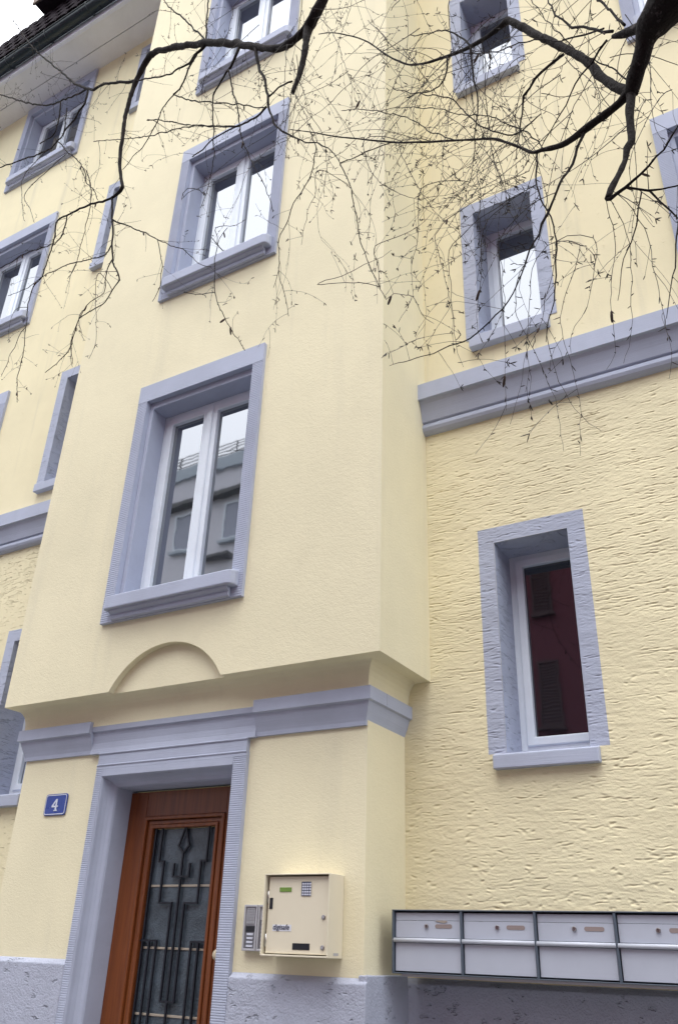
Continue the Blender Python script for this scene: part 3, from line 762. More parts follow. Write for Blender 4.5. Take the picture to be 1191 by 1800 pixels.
# ================================================================ key box ("digisafe")
ks = thing('key_safe', 'cream metal key box with keypad and small green display mounted beside the door', 'key box', (-2.65, PY, CZ+0.17))
KX0, KX1, KZ0, KZ1, KY = -2.853, -2.442, -0.023, 0.370, 4.048
mb = MB()
mb.box(KX0, KX0+0.006, KY, PY-0.002, KZ0, KZ1); mb.box(KX1-0.006, KX1, KY, PY-0.002, KZ0, KZ1)
mb.box(KX0+0.0062, KX1-0.0062, KY+0.0005, PY-0.002, KZ1-0.006, KZ1); mb.box(KX0+0.0062, KX1-0.0062, KY+0.0005, PY-0.002, KZ0, KZ0+0.008)
mb.box(KX0+0.006, KX1-0.006, PY-0.02, PY-0.003, KZ0+0.008, KZ1-0.006)
mb.build('housing', M['safe'], ks, bevel=0.002)
DY = KY + 0.020
d0, d1, e0, e1 = KX0+0.020, KX1-0.012, KZ0+0.013, KZ1-0.013
kd = MB().box(d0, d1, DY, DY+0.02, e0, e1).build('safe_door', M['safe'], ks, bevel=0.002)
for z in (e1-0.10, e0+0.06): MB().tube([(d0-0.004, DY+0.003, z-0.03), (d0-0.004, DY+0.003, z+0.03)], [0.005, 0.005], 10).build('hinge', M['steel'], ks)
fx = lambda u: d0 + (d1-d0)*u
MB().box(fx(0.185), fx(0.385), DY-0.0025, DY+0.002, e1-0.075, e1-0.053).build('display', M['lcd'], kd, bevel=0.001)
kp = MB().box(fx(0.55), fx(0.705), DY-0.003, DY+0.002, e1-0.095, e1-0.026).build('keypad', M['ink'], ks, bevel=0.001)
for r in range(5):
    for c in range(4):
        x = fx(0.565) + c*0.0148*0.99; z = e1-0.041 - r*0.0128
        MB().box(x, x+0.0108, DY-0.0048, DY-0.0025, z, z+0.0088).build('key', M['keycap'], kp)
MB().box(fx(0.025), fx(0.080), DY-0.0018, DY+0.002, e1-0.158, e1-0.104).build('slot', M['black'], kd)
MB().box(fx(0.445), fx(0.72), DY-0.0018, DY+0.002, e0+0.020, e0+0.050).build('slot', M['black'], kd)
for z in (e1-0.195, e0+0.033):
    lk = MB().cyl_y(fx(0.925), z, 0.012, DY-0.004, DY+0.004, 18).build('lock', M['steel'], kd, bevel=0.0015)
for z in (e1-0.195, e0+0.033): MB().cyl_y(fx(0.925), z, 0.0055, DY-0.007, DY-0.003, 14).build('lock_cylinder', M['alu'], kd)
MB().box(fx(0.10), fx(0.41), DY-0.0012, DY+0.001, e0+0.104, e0+0.135).build('sticker', M['sticker'], kd)
def text_mesh(name, s, size, x, y, z, mat, parent, shear=0.0, bold=0.0, ext=0.0006):
    cu = bpy.data.curves.new(name, 'FONT'); cu.body = s; cu.size = size; cu.shear = shear; cu.offset = bold; cu.extrude = ext
    cu.align_x = 'LEFT'; cu.align_y = 'BOTTOM_BASELINE'
    tmp = bpy.data.objects.new(name, cu); C.objects.link(tmp)
    bpy.context.view_layer.update()
    me = bpy.data.meshes.new_from_object(tmp.evaluated_get(bpy.context.evaluated_depsgraph_get()))
    bpy.data.objects.remove(tmp)
    me.transform(Matrix.Rotation(math.pi/2, 4, 'X'))
    me.materials.clear(); me.materials.append(mat)
    o = bpy.data.objects.new(name, me); C.objects.link(o); o.parent = parent; o['org'] = list(parent['org'])
    o.location = Vector((x, y, z+CZ)) - Vector(parent['org'])
    return o
text_mesh('lettering', 'digisafe', 0.0355, fx(0.104), DY-0.0020, e0+0.1115, M['ink'], kd, 0.2, 0.0002)
MB().box(KX1-0.0006, KX1+0.0012, KY+0.06, KY+0.11, KZ0+0.012, KZ0+0.024).build('maker_label', M['alu'], ks)

# ================================================================ bank of letterboxes
lb = thing('letterbox_bank', 'row of silver grey letterboxes in a slate frame right of the entrance', 'letterboxes', (-1.3, RW, CZ+0.07))
MY0, MY1, MZ0, MZ1 = 4.350, 4.640, -0.080, 0.215
LB0, CW, NB_ = -2.233, 0.3825, 5
LB1 = LB0 + CW*NB_ + 0.012
MB().box(LB0, LB1, MY0-0.004, MY1, MZ1-0.006, MZ1).build('top_plate', M['frame'], lb, bevel=0.002)
MB().box(LB0, LB1, MY0-0.002, MY1, MZ0, MZ0+0.005).build('bottom_plate', M['frame'], lb, bevel=0.002)
MB().box(LB0+0.013, LB1-0.001, MY1-0.012, MY1-0.001, MZ0+0.005, MZ1-0.006).build('back_plate', M['frame'], lb)
MB().box(LB0+0.05, LB1-0.05, MY0+0.01, MY0+0.018, MZ0-0.012, MZ0-0.0005).build('lower_trim', M['alu'], lb)
for k in range(NB_+1):
    x = LB0 + k*CW
    MB().box(x, x+0.012, MY0-0.002 if k else MY0-0.003, MY1-0.0125, MZ0+0.0052, MZ1-0.0062).build('divider', M['frame'], lb, bevel=0.002)
for k in range(NB_):
    a, b = LB0 + k*CW + 0.0165, LB0 + (k+1)*CW - 0.004
    zt, zm, zb = MZ1-0.014, 0.085, MZ0+0.012
    fl = MB().box(a, b, MY0+0.012, MY0+0.020, zm, 0.164).box(a, b, MY0+0.0125, MY0+0.020, 0.1655, zt).build('letterbox_flap', M['box'], lb, bevel=0.0012)
    MB().box(a, b, MY0+0.010, MY0+0.018, zb, zm-0.024).build('letterbox_door', M['box'], lb, bevel=0.0012)
    MB().tube([(a-0.006, MY0+0.002, zm-0.012), (b+0.004, MY0+0.002, zm-0.012)], [0.0105, 0.0105], 14).build('grip_bar', M['grip'], lb)
    lx = a + (b-a)*0.49; lzz = 0.139
    lk = MB().cyl_y(lx, lzz, 0.0105, MY0+0.004, MY0+0.014, 18).build('lock', M['steel'], fl, bevel=0.001)
    MB().box(lx-0.0014, lx+0.0014, MY0+0.0032, MY0+0.006, lzz-0.006, lzz+0.006).build('keyhole', M['black'], fl)
    MB().poly_y(rrect(a+(b-a)*0.62, a+(b-a)*0.88, 0.130, 0.149, 0.0094), MY0+0.0105, MY0+0.014).build('name_slip', M['slot'], fl)
    if k == 0:
        MB().poly_y([(a+(b-a)*0.63, 0.1655), (a+(b-a)*0.80, 0.1665), (a+(b-a)*0.815, 0.160), (a+(b-a)*0.76, 0.154), (a+(b-a)*0.70, 0.158), (a+(b-a)*0.64, 0.161)], MY0+0.0092, MY0+0.0105).build('paper_scrap', M['paper'], fl)

# ================================================================ houses across the street (seen mirrored in the panes)
def far_house(name, label, x0, x1, y1, h, mat, wins, mats_w):
    t = thing(name, label, 'building', ((x0+x1)/2, y1-5, 0.0))
    mb = MB(); mb.box(x0, x1, y1-10, y1, -1.45, h); mb.build('wall', M[mat], t)
    return t
FYH = -10.0
gh = far_house('grey_house', 'grey apartment block across the street with a railed roof terrace, mirrored in the bay window', -42.0, -11.5, FYH, 14.05, 'greyhouse', [], None)
MB().box(-42.1, -11.4, FYH-10.1, FYH+0.12, 14.05, 14.52).build('parapet', M['greyband'], gh)
MB().box(-42.05, -11.45, FYH, FYH+0.35, 12.95, 13.10).build('cornice', M['flat'], gh)
for i in range(4): MB().tube([(-25, FYH+0.05, 14.62+i*0.13), (-11.5, FYH+0.05, 14.62+i*0.13)], [0.02, 0.02], 6).build('rail', M['rail'], gh)
for i in range(12): MB().box(-25+i*1.22, -24.96+i*1.22, FYH+0.03, FYH+0.07, 14.52, 15.03).build('rail_post', M['rail'], gh)
for zz in (0.8, 4.4, 8.0, 11.35):
    for i in range(6):
        x = -24.2 + i*2.05 + 0.55
        wv = MB().ring(x, x+1.0, zz, zz+1.35, 0.07, FYH-0.02, FYH+0.06).build('window', M['white'], gh)
        MB().quad((x+0.06, FYH+0.02, zz+0.06), (x+0.94, FYH+0.02, zz+0.06), (x+0.94, FYH+0.02, zz+1.29), (x+0.06, FYH+0.02, zz+1.29)).build('pane', M['farpane'], wv, fix=False)
        MB().box(x-0.08, x+1.08, FYH, FYH+0.14, zz-0.1, zz-0.01).build('sill', M['greyband'], wv)
MB().box(-16.2, -15.0, FYH, FYH+0.25, 10.75, 10.85).build('balcony_slab', M['flat'], gh)
rh = far_house('red_house', 'dark red house with brown louvred shutters across the street, mirrored in the lowest narrow pane', -11.0, 20.0, FYH, 12.2, 'redhouse', [], None)
MB().prism_x([(FYH+0.5, 12.2), (FYH-5, 14.6), (FYH-10.5, 12.2)], -11.3, 20.3).build('roof', M['tile'], rh)
for zz in (0.9, 4.98, 7.9):
    for i in range(6):
        x = -10.25 + i*2.05
        sh = MB().ring(x, x+0.52, zz, zz+1.68 if zz < 7 else zz+1.3, 0.045, FYH, FYH+0.06).build('shutter', M['shutter'], rh)
        top = zz + (1.63 if zz < 7 else 1.25); z = zz+0.05
        sl = MB()
        while z < top-0.05:
            sl.prism_x([(FYH+0.012, z+0.07), (FYH+0.022, z+0.07), (FYH+0.055, z+0.012), (FYH+0.045, z+0.012)], x+0.045, x+0.475); z += 0.082
        sl.build('louvres', M['shutter'], sh)
        MB().box(x-0.04, x+0.56, FYH, FYH+0.12, zz-0.09, zz-0.01).build('sill', M['shutter'], rh)

TREE=[
('limb',[(0.127,1.62,2.448,0.07323),(0.013,1.66,2.416,0.05728),(-0.036,1.69,2.403,0.04138),(-0.061,1.71,2.37,0.02771),(-0.083,1.73,2.334,0.02317),(-0.114,1.76,2.302,0.0226),(-0.132,1.78,2.272,0.02034)]),
('limb',[(-0.131,1.78,2.282,0.01881),(-0.162,1.8,2.354,0.01527),(-0.198,1.83,2.45,0.01495),(-0.239,1.86,2.598,0.01471),(-0.301,1.9,2.763,0.01453),(-0.399,1.95,2.986,0.01452),(-0.474,1.98,3.151,0.01414),(-0.533,2.0,3.263,0.01352),(-0.567,2.01,3.263,0.01048),(-0.628,2.03,3.268,0.0085),(-0.699,2.06,3.307,0.0076),(-0.808,2.1,3.381,0.00673),(-0.883,2.13,3.445,0.00575),(-0.972,2.16,3.521,0.00531),(-1.059,2.2,3.632,0.00488),(-1.19,2.25,3.858,0.00411),(-1.353,2.3,4.171,0.00355),(-1.565,2.35,4.466,0.00291),(-1.715,2.4,4.641,0.00227)]),
('limb',[(-0.134,1.78,2.289,0.01727),(-0.168,1.79,2.272,0.01264),(-0.216,1.8,2.263,0.01197),(-0.264,1.82,2.266,0.01215),(-0.313,1.84,2.267,0.01069),(-0.363,1.86,2.283,0.00837),(-0.431,1.88,2.32,0.00686),(-0.462,1.89,2.339,0.00563),(-0.497,1.91,2.401,0.00487),(-0.558,1.94,2.503,0.00458),(-0.616,1.97,2.59,0.00435),(-0.783,2.04,2.762,0.00425),(-0.953,2.1,2.924,0.0043),(-1.109,2.15,3.076,0.00408),(-1.279,2.2,3.255,0.00359),(-1.465,2.25,3.447,0.00316),(-1.653,2.3,3.654,0.00267),(-1.811,2.34,3.817,0.00209)]),
('limb',[(-0.131,1.78,2.286,0.01725),(-0.134,1.77,2.225,0.01392),(-0.144,1.76,2.132,0.01062),(-0.152,1.75,2.041,0.01041),(-0.166,1.745,2.017,0.01111),(-0.173,1.74,1.974,0.00808),(-0.198,1.72,1.894,0.00794),(-0.22,1.71,1.846,0.00787),(-0.232,1.7,1.808,0.00851)]),
('limb',[(-1.359,2.05,4.601,0.03565),(-1.446,2.1,4.502,0.03177),(-1.512,2.14,4.416,0.02914),(-1.547,2.15,4.37,0.02777),(-1.597,2.17,4.35,0.02655),(-1.631,2.18,4.341,0.02667)]),
('limb',[(-1.625,2.18,4.356,0.02388),(-1.634,2.18,4.202,0.01798),(-1.635,2.18,4.108,0.01643),(-1.647,2.18,4.024,0.01495),(-1.66,2.18,3.95,0.01215),(-1.68,2.18,3.888,0.01209),(-1.69,2.18,3.832,0.00936)]),
('limb',[(-1.626,2.18,4.377,0.02253),(-1.685,2.2,4.356,0.02128),(-1.775,2.22,4.358,0.02155),(-1.863,2.24,4.412,0.01901),(-1.94,2.25,4.473,0.0193),(-2.098,2.28,4.66,0.02006),(-2.323,2.32,4.912,0.02272),(-2.563,2.36,5.149,0.02213),(-2.824,2.4,5.367,0.02139),(-3.025,2.43,5.522,0.02026),(-3.147,2.45,5.607,0.02065),(-3.242,2.47,5.652,0.02093),(-3.321,2.49,5.599,0.01911),(-3.374,2.5,5.489,0.01714),(-3.402,2.51,5.363,0.01514),(-3.416,2.52,5.199,0.01404),(-3.415,2.53,4.965,0.01288),(-3.398,2.54,4.734,0.01174),(-3.362,2.55,4.568,0.01156),(-3.325,2.55,4.438,0.01228),(-3.367,2.56,4.423,0.01056),(-3.436,2.57,4.425,0.00975)]),
('branch',[(-0.235,1.7,1.811,0.00618),(-0.224,1.7,1.803,0.00547),(-0.203,1.69,1.803,0.00475),(-0.18,1.68,1.806,0.00438),(-0.156,1.67,1.812,0.00401),(-0.134,1.66,1.813,0.00332),(-0.094,1.63,1.806,0.0026),(-0.07,1.61,1.798,0.00224),(-0.039,1.59,1.826,0.00191),(0.008,1.56,1.855,0.00157)]),
('branch',[(-0.18,1.68,1.806,0.00371),(-0.151,1.68,1.785,0.00333),(-0.125,1.68,1.763,0.0033),(-0.091,1.67,1.742,0.00234),(-0.056,1.66,1.721,0.00192),(-0.007,1.65,1.693,0.0015)]),
('branch',[(-0.124,1.68,1.762,0.00297),(-0.105,1.69,1.72,0.00261),(-0.087,1.7,1.686,0.00233),(-0.076,1.7,1.655,0.00205),(-0.09,1.7,1.574,0.0019),(-0.105,1.7,1.506,0.00162),(-0.128,1.7,1.424,0.00123),(-0.145,1.7,1.361,0.00079)]),
('branch',[(-0.144,1.68,1.767,0.00212),(-0.157,1.68,1.718,0.00197),(-0.172,1.69,1.674,0.00171),(-0.193,1.7,1.634,0.00157),(-0.213,1.7,1.585,0.0013),(-0.233,1.71,1.535,0.00104),(-0.25,1.72,1.474,0.00077)]),
('branch',[(-0.142,1.75,2.542,0.00553),(-0.17,1.77,2.592,0.00484),(-0.205,1.8,2.673,0.00456),(-0.261,1.84,2.785,0.00431),(-0.313,1.88,2.93,0.00342),(-0.351,1.92,3.114,0.00301),(-0.375,1.95,3.283,0.00254)]),
('branch',[(-0.106,1.73,2.517,0.00466),(-0.135,1.76,2.638,0.00403),(-0.172,1.8,2.803,0.0038),(-0.221,1.85,3.017,0.00357)]),
('branch',[(-0.163,1.75,2.515,0.00395),(-0.193,1.77,2.514,0.00351),(-0.222,1.8,2.518,0.00324),(-0.266,1.83,2.526,0.00264),(-0.315,1.86,2.497,0.00217),(-0.379,1.9,2.446,0.00186),(-0.445,1.94,2.399,0.00137),(-0.5,1.98,2.369,0.00104)]),
('branch',[(-0.168,1.77,2.605,0.00323),(-0.235,1.81,2.677,0.00301),(-0.317,1.86,2.777,0.00262),(-0.414,1.92,2.94,0.00241),(-0.536,1.98,3.066,0.00234),(-0.669,2.04,3.206,0.00205),(-0.812,2.1,3.419,0.00175)]),
('branch',[(-0.324,1.92,2.788,0.00534),(-0.381,1.94,2.795,0.00488),(-0.44,1.96,2.793,0.00458),(-0.466,1.97,2.767,0.00423),(-0.496,1.98,2.755,0.00462),(-0.505,1.99,2.708,0.00313),(-0.517,2.0,2.65,0.00275),(-0.534,2.01,2.581,0.00201),(-0.556,2.02,2.501,0.00145)]),
('branch',[(-0.275,1.83,2.269,0.00473),(-0.298,1.82,2.209,0.00437),(-0.32,1.82,2.159,0.00419),(-0.346,1.81,2.096,0.00384),(-0.369,1.8,2.036,0.00381),(-0.394,1.8,1.992,0.00349),(-0.416,1.8,1.95,0.00416),(-0.438,1.8,1.914,0.00414),(-0.453,1.8,1.883,0.00285),(-0.476,1.8,1.83,0.00254),(-0.5,1.81,1.792,0.00224),(-0.531,1.82,1.74,0.00209),(-0.567,1.84,1.706,0.00195),(-0.619,1.87,1.695,0.00199),(-0.673,1.9,1.693,0.00202),(-0.722,1.93,1.699,0.00222),(-0.786,1.96,1.718,0.00195),(-0.862,2.0,1.748,0.00167),(-0.94,2.04,1.78,0.00155),(-1.016,2.07,1.81,0.00124),(-1.096,2.1,1.847,0.00091)]),
('branch',[(-0.448,1.89,2.325,0.00334),(-0.452,1.88,2.249,0.00296),(-0.459,1.87,2.165,0.00275),(-0.444,1.86,2.083,0.00254),(-0.431,1.86,2.032,0.00251),(-0.416,1.86,1.959,0.00231),(-0.415,1.86,1.889,0.00228),(-0.428,1.87,1.801,0.00211),(-0.436,1.88,1.725,0.00194),(-0.455,1.89,1.665,0.00163),(-0.476,1.9,1.618,0.00118),(-0.487,1.9,1.57,0.00088)]),
('branch',[(-0.824,2.1,3.381,0.00435),(-0.831,2.1,3.292,0.00387),(-0.845,2.11,3.258,0.00323),(-0.873,2.12,3.245,0.00281),(-0.962,2.16,3.314,0.00222),(-1.064,2.2,3.405,0.00184)]),
('branch',[(-0.704,2.06,3.303,0.00525),(-0.706,2.06,3.223,0.00457),(-0.702,2.06,3.094,0.00408),(-0.692,2.06,2.983,0.00321),(-0.701,2.07,2.899,0.00278),(-0.715,2.08,2.788,0.00216),(-0.737,2.1,2.679,0.00156),(-0.758,2.1,2.582,0.00116)]),
('branch',[(-0.706,2.06,3.316,0.00421),(-0.764,2.09,3.463,0.0037),(-0.829,2.12,3.594,0.00292),(-0.913,2.16,3.702,0.00255),(-1.046,2.2,3.839,0.00193)]),
('branch',[(-0.422,1.9,2.516,0.00207),(-0.533,1.97,2.566,0.0027),(-0.613,2.0,2.659,0.00242),(-0.714,2.05,2.844,0.00256),(-0.798,2.1,3.068,0.00249),(-0.884,2.13,3.206,0.00237),(-1.012,2.18,3.365,0.00204),(-1.156,2.24,3.578,0.00167)]),
('branch',[(-0.422,1.88,2.32,0.00199),(-0.472,1.92,2.47,0.00208),(-0.538,1.96,2.596,0.00199),(-0.636,2.02,2.782,0.00191),(-0.742,2.07,2.916,0.00181),(-0.92,2.15,3.173,0.00173),(-1.116,2.22,3.387,0.00151),(-1.298,2.28,3.537,0.00122)]),
('branch',[(-0.783,2.04,2.762,0.00235),(-0.897,2.09,2.94,0.00207),(-0.991,2.13,3.105,0.00216),(-1.125,2.18,3.306,0.00205),(-1.312,2.25,3.544,0.00182),(-1.472,2.3,3.696,0.00153)]),
('branch',[(-1.109,2.15,3.076,0.00241),(-1.237,2.18,3.132,0.00226),(-1.365,2.2,3.167,0.00231),(-1.41,2.21,3.182,0.00257),(-1.355,2.2,3.022,0.00227),(-1.322,2.2,2.879,0.00222),(-1.289,2.2,2.676,0.00215),(-1.259,2.2,2.533,0.00189),(-1.209,2.2,2.386,0.00164),(-1.162,2.2,2.256,0.0013)]),
('branch',[(-0.132,1.76,2.315,0.00258),(-0.167,1.79,2.432,0.00236),(-0.217,1.83,2.554,0.00213),(-0.278,1.88,2.734,0.00191),(-0.324,1.92,2.897,0.00181),(-0.384,1.97,3.122,0.00173),(-0.431,2.0,3.351,0.00151)]),
('branch',[(-3.418,2.57,4.424,0.00856),(-3.533,2.58,4.453,0.00781),(-3.638,2.59,4.497,0.00704),(-3.732,2.6,4.53,0.00676),(-3.931,2.62,4.576,0.00618),(-4.069,2.64,4.605,0.00554),(-4.068,2.65,4.389,0.00473),(-4.098,2.66,4.233,0.00396),(-4.131,2.67,4.107,0.00358),(-4.212,2.68,4.072,0.0036),(-4.222,2.68,3.93,0.00321),(-4.174,2.68,3.693,0.00278),(-4.124,2.68,3.455,0.00255),(-4.121,2.68,3.266,0.00234),(-4.052,2.68,3.027,0.00179)]),
('branch',[(-3.436,2.57,4.433,0.00772),(-3.393,2.57,4.225,0.00672),(-3.335,2.57,3.992,0.0059),(-3.294,2.57,3.8,0.00546),(-3.236,2.57,3.688,0.00474),(-3.186,2.57,3.581,0.00437),(-3.221,2.575,3.551,0.00343),(-3.295,2.58,3.455,0.00312),(-3.44,2.6,3.459,0.00317),(-3.537,2.61,3.452,0.00288),(-3.568,2.62,3.335,0.00254),(-3.573,2.62,3.239,0.00252),(-3.682,2.63,3.164,0.00222),(-3.793,2.64,3.145,0.00192)]),
('branch',[(-3.385,2.57,4.2,0.0057),(-3.346,2.57,4.159,0.00499),(-3.219,2.56,4.044,0.00423),(-3.105,2.56,3.951,0.00384),(-2.981,2.55,3.836,0.00344),(-2.899,2.55,3.757,0.00308),(-2.768,2.54,3.633,0.0027),(-2.636,2.53,3.524,0.00234),(-2.523,2.52,3.375,0.00199),(-2.392,2.5,3.254,0.00152)]),
('branch',[(-2.899,2.55,3.757,0.00277),(-2.854,2.55,3.624,0.00242),(-2.818,2.55,3.495,0.00224),(-2.813,2.55,3.34,0.00191),(-2.848,2.55,3.248,0.00146)]),
('branch',[(-3.33,2.57,3.944,0.00424),(-3.4,2.58,3.903,0.0036),(-3.573,2.6,3.954,0.00335),(-3.742,2.62,4.025,0.00343),(-3.909,2.64,4.069,0.00315),(-4.106,2.66,4.098,0.00285),(-4.271,2.68,4.093,0.00235),(-4.515,2.7,4.136,0.00186)]),
('branch',[(-4.061,2.65,4.386,0.00363),(-4.244,2.67,4.443,0.00371),(-4.437,2.69,4.509,0.00341),(-4.616,2.71,4.514,0.00308),(-4.848,2.73,4.564,0.00256)]),
('branch',[(-3.946,2.62,4.567,0.00473),(-3.95,2.63,4.411,0.00432),(-4.005,2.64,4.366,0.00361),(-4.074,2.65,4.37,0.00291)]),
('branch',[(-3.294,2.57,3.8,0.00385),(-3.334,2.58,3.76,0.00354),(-3.326,2.58,3.639,0.00286),(-3.319,2.58,3.543,0.00252),(-3.438,2.59,3.533,0.00239),(-3.498,2.6,3.497,0.00224),(-3.552,2.61,3.412,0.00207),(-3.563,2.61,3.282,0.00189),(-3.517,2.62,3.096,0.00155)]),
('branch',[(-3.374,2.5,5.514,0.01293),(-3.468,2.51,5.58,0.01123),(-3.586,2.52,5.668,0.01028),(-3.741,2.54,5.788,0.00974),(-3.847,2.55,5.848,0.00908),(-3.928,2.56,5.868,0.00995),(-4.068,2.58,6.011,0.01119),(-4.178,2.59,6.134,0.01035),(-4.274,2.6,6.242,0.00925),(-4.469,2.62,6.509,0.00825),(-4.685,2.64,6.797,0.00764),(-5.108,2.68,7.364,0.0072),(-5.394,2.7,7.781,0.00601),(-5.658,2.72,8.196,0.00521),(-5.94,2.74,8.64,0.00434),(-6.357,2.77,9.257,0.00344)]),
('branch',[(-4.064,2.58,5.994,0.00813),(-4.149,2.59,6.015,0.00697),(-4.319,2.61,6.099,0.00627),(-4.453,2.63,6.177,0.00637),(-4.659,2.65,6.281,0.00652),(-5.014,2.68,6.584,0.00682),(-5.385,2.71,6.941,0.0062),(-5.649,2.73,7.195,0.00591),(-6.082,2.76,7.624,0.00518)]),
('branch',[(-4.038,2.58,5.99,0.00892),(-4.026,2.58,5.809,0.008),(-4.101,2.6,5.781,0.00684),(-4.157,2.61,5.715,0.00603),(-4.253,2.63,5.711,0.00528),(-4.342,2.65,5.655,0.0053),(-4.458,2.67,5.648,0.00618),(-4.681,2.7,5.733,0.00591),(-4.905,2.72,5.833,0.00561),(-5.132,2.74,5.917,0.0053),(-5.374,2.76,6.022,0.00452)]),
('branch',[(-4.438,2.63,6.146,0.00635),(-4.425,2.64,6.006,0.00588),(-4.433,2.65,5.848,0.00541),(-4.471,2.66,5.78,0.00457),(-4.655,2.69,5.845,0.00424)]),
('branch',[(-4.312,2.62,5.978,0.00539),(-4.311,2.63,5.885,0.00495),(-4.294,2.64,5.681,0.00447),(-4.386,2.66,5.66,0.0041)]),
('branch',[(-4.425,2.66,5.731,0.00454),(-4.167,2.64,5.386,0.00395),(-4.022,2.63,5.212,0.00385),(-3.866,2.62,4.976,0.00373),(-3.823,2.62,4.845,0.00332),(-3.701,2.61,4.68,0.00288),(-3.618,2.6,4.529,0.00247)]),
('branch',[(-3.856,2.62,4.982,0.00373),(-3.763,2.62,4.782,0.00328),(-3.724,2.62,4.618,0.00287),(-3.71,2.62,4.444,0.00265),(-3.709,2.62,4.281,0.00227),(-3.713,2.62,4.125,0.00207),(-3.719,2.62,3.999,0.00205),(-3.761,2.62,3.892,0.0017)]),
('branch',[(-2.57,2.36,5.128,0.01152),(-2.595,2.36,5.105,0.00905),(-2.65,2.37,5.107,0.00828),(-2.708,2.38,5.092,0.00666),(-2.796,2.4,5.123,0.00607),(-2.995,2.44,5.227,0.00521),(-3.191,2.47,5.373,0.00502),(-3.402,2.51,5.527,0.00371)]),
('branch',[(-2.644,2.37,5.103,0.00662),(-2.684,2.37,5.021,0.00561),(-2.718,2.38,4.972,0.00495),(-2.752,2.39,4.894,0.0046),(-2.838,2.41,4.882,0.00498)]),
('branch',[(-2.839,2.41,4.888,0.00432),(-2.639,2.38,4.661,0.00382),(-2.458,2.35,4.486,0.00368),(-2.264,2.32,4.306,0.00354),(-2.083,2.29,4.129,0.0034),(-1.942,2.27,3.993,0.00302)]),
('branch',[(-2.838,2.41,4.882,0.00365),(-2.912,2.42,4.842,0.00333),(-2.957,2.43,4.771,0.00333),(-3.03,2.45,4.674,0.003),(-3.097,2.46,4.589,0.00267),(-3.189,2.48,4.584,0.00236),(-3.287,2.49,4.528,0.00203)]),
('branch',[(-2.567,2.36,5.173,0.00661),(-2.587,2.36,5.32,0.00503),(-2.606,2.35,5.634,0.00447),(-2.625,2.35,5.845,0.00386)]),
('branch',[(-2.584,2.36,5.198,0.00663),(-2.689,2.37,5.383,0.00578),(-2.799,2.38,5.578,0.00524),(-2.906,2.4,5.769,0.00538),(-3.055,2.42,6.006,0.00445),(-3.171,2.43,6.22,0.00381)]),
('branch',[(-2.218,2.3,4.759,0.00917),(-2.236,2.3,4.697,0.00822),(-2.271,2.31,4.639,0.00761),(-2.319,2.32,4.622,0.00642),(-2.36,2.33,4.547,0.00549),(-2.404,2.34,4.495,0.00488),(-2.401,2.34,4.405,0.00393),(-2.374,2.34,4.202,0.00355),(-2.339,2.34,3.997,0.00289),(-2.329,2.34,3.85,0.00228),(-2.341,2.34,3.677,0.00182),(-2.374,2.34,3.542,0.00139)]),
('branch',[(-2.285,2.31,4.617,0.00517),(-2.236,2.31,4.411,0.00445),(-2.173,2.3,4.206,0.00404),(-2.135,2.3,4.037,0.00339),(-2.098,2.3,3.874,0.00305),(-2.046,2.3,3.73,0.00271),(-1.988,2.3,3.587,0.00239),(-1.924,2.3,3.445,0.00208),(-1.878,2.3,3.318,0.00191),(-1.84,2.3,3.191,0.0015)]),
('branch',[(-2.055,2.27,4.586,0.01179),(-2.042,2.27,4.488,0.00962),(-2.012,2.27,4.379,0.00863),(-1.977,2.27,4.295,0.00853),(-1.948,2.27,4.186,0.00785),(-1.926,2.27,4.066,0.00718),(-1.924,2.27,3.999,0.00686)]),
('branch',[(-1.923,2.27,4.074,0.00498),(-1.886,2.26,4.064,0.00439),(-1.846,2.25,4.072,0.0041),(-1.798,2.24,4.054,0.00406),(-1.743,2.23,4.026,0.00456)]),
('branch',[(-1.925,2.27,4.009,0.00632),(-1.877,2.26,3.869,0.00538),(-1.844,2.25,3.774,0.00556),(-1.795,2.24,3.692,0.00495),(-1.741,2.23,3.613,0.00512),(-1.693,2.22,3.55,0.00404),(-1.611,2.2,3.448,0.00345),(-1.513,2.18,3.35,0.00288),(-1.417,2.16,3.2,0.00232),(-1.363,2.15,3.083,0.0017)]),
('branch',[(-1.932,2.27,4.0,0.00631),(-1.974,2.28,3.984,0.00551),(-2.026,2.29,3.983,0.00528),(-2.13,2.31,4.026,0.00509),(-2.248,2.33,4.1,0.00463),(-2.38,2.35,4.217,0.00416),(-2.518,2.37,4.338,0.00366),(-2.67,2.4,4.454,0.00346),(-2.85,2.43,4.56,0.00324),(-3.055,2.46,4.679,0.00301),(-3.371,2.5,4.886,0.00281),(-3.753,2.55,5.16,0.00261)]),
('branch',[(-2.146,2.31,4.032,0.00425),(-2.255,2.32,4.055,0.00374),(-2.344,2.33,4.06,0.00349),(-2.432,2.34,4.043,0.00352),(-2.51,2.35,4.039,0.00296)]),
('branch',[(-3.113,2.47,4.89,0.00343),(-2.852,2.44,4.665,0.00327),(-2.598,2.4,4.424,0.00312),(-2.366,2.36,4.215,0.00297)]),
('branch',[(-1.653,2.3,3.654,0.00232),(-1.583,2.26,3.441,0.00248),(-1.591,2.25,3.284,0.00231),(-1.62,2.24,3.174,0.00217),(-1.678,2.24,3.1,0.00216),(-1.701,2.24,3.011,0.00214),(-1.737,2.24,2.903,0.00189),(-1.733,2.24,2.777,0.00174),(-1.731,2.24,2.673,0.00149),(-1.751,2.24,2.614,0.00114)]),
('branch',[(-1.732,2.24,2.725,0.0015),(-1.716,2.24,2.642,0.00148),(-1.684,2.24,2.535,0.00134),(-1.651,2.24,2.409,0.0011)]),
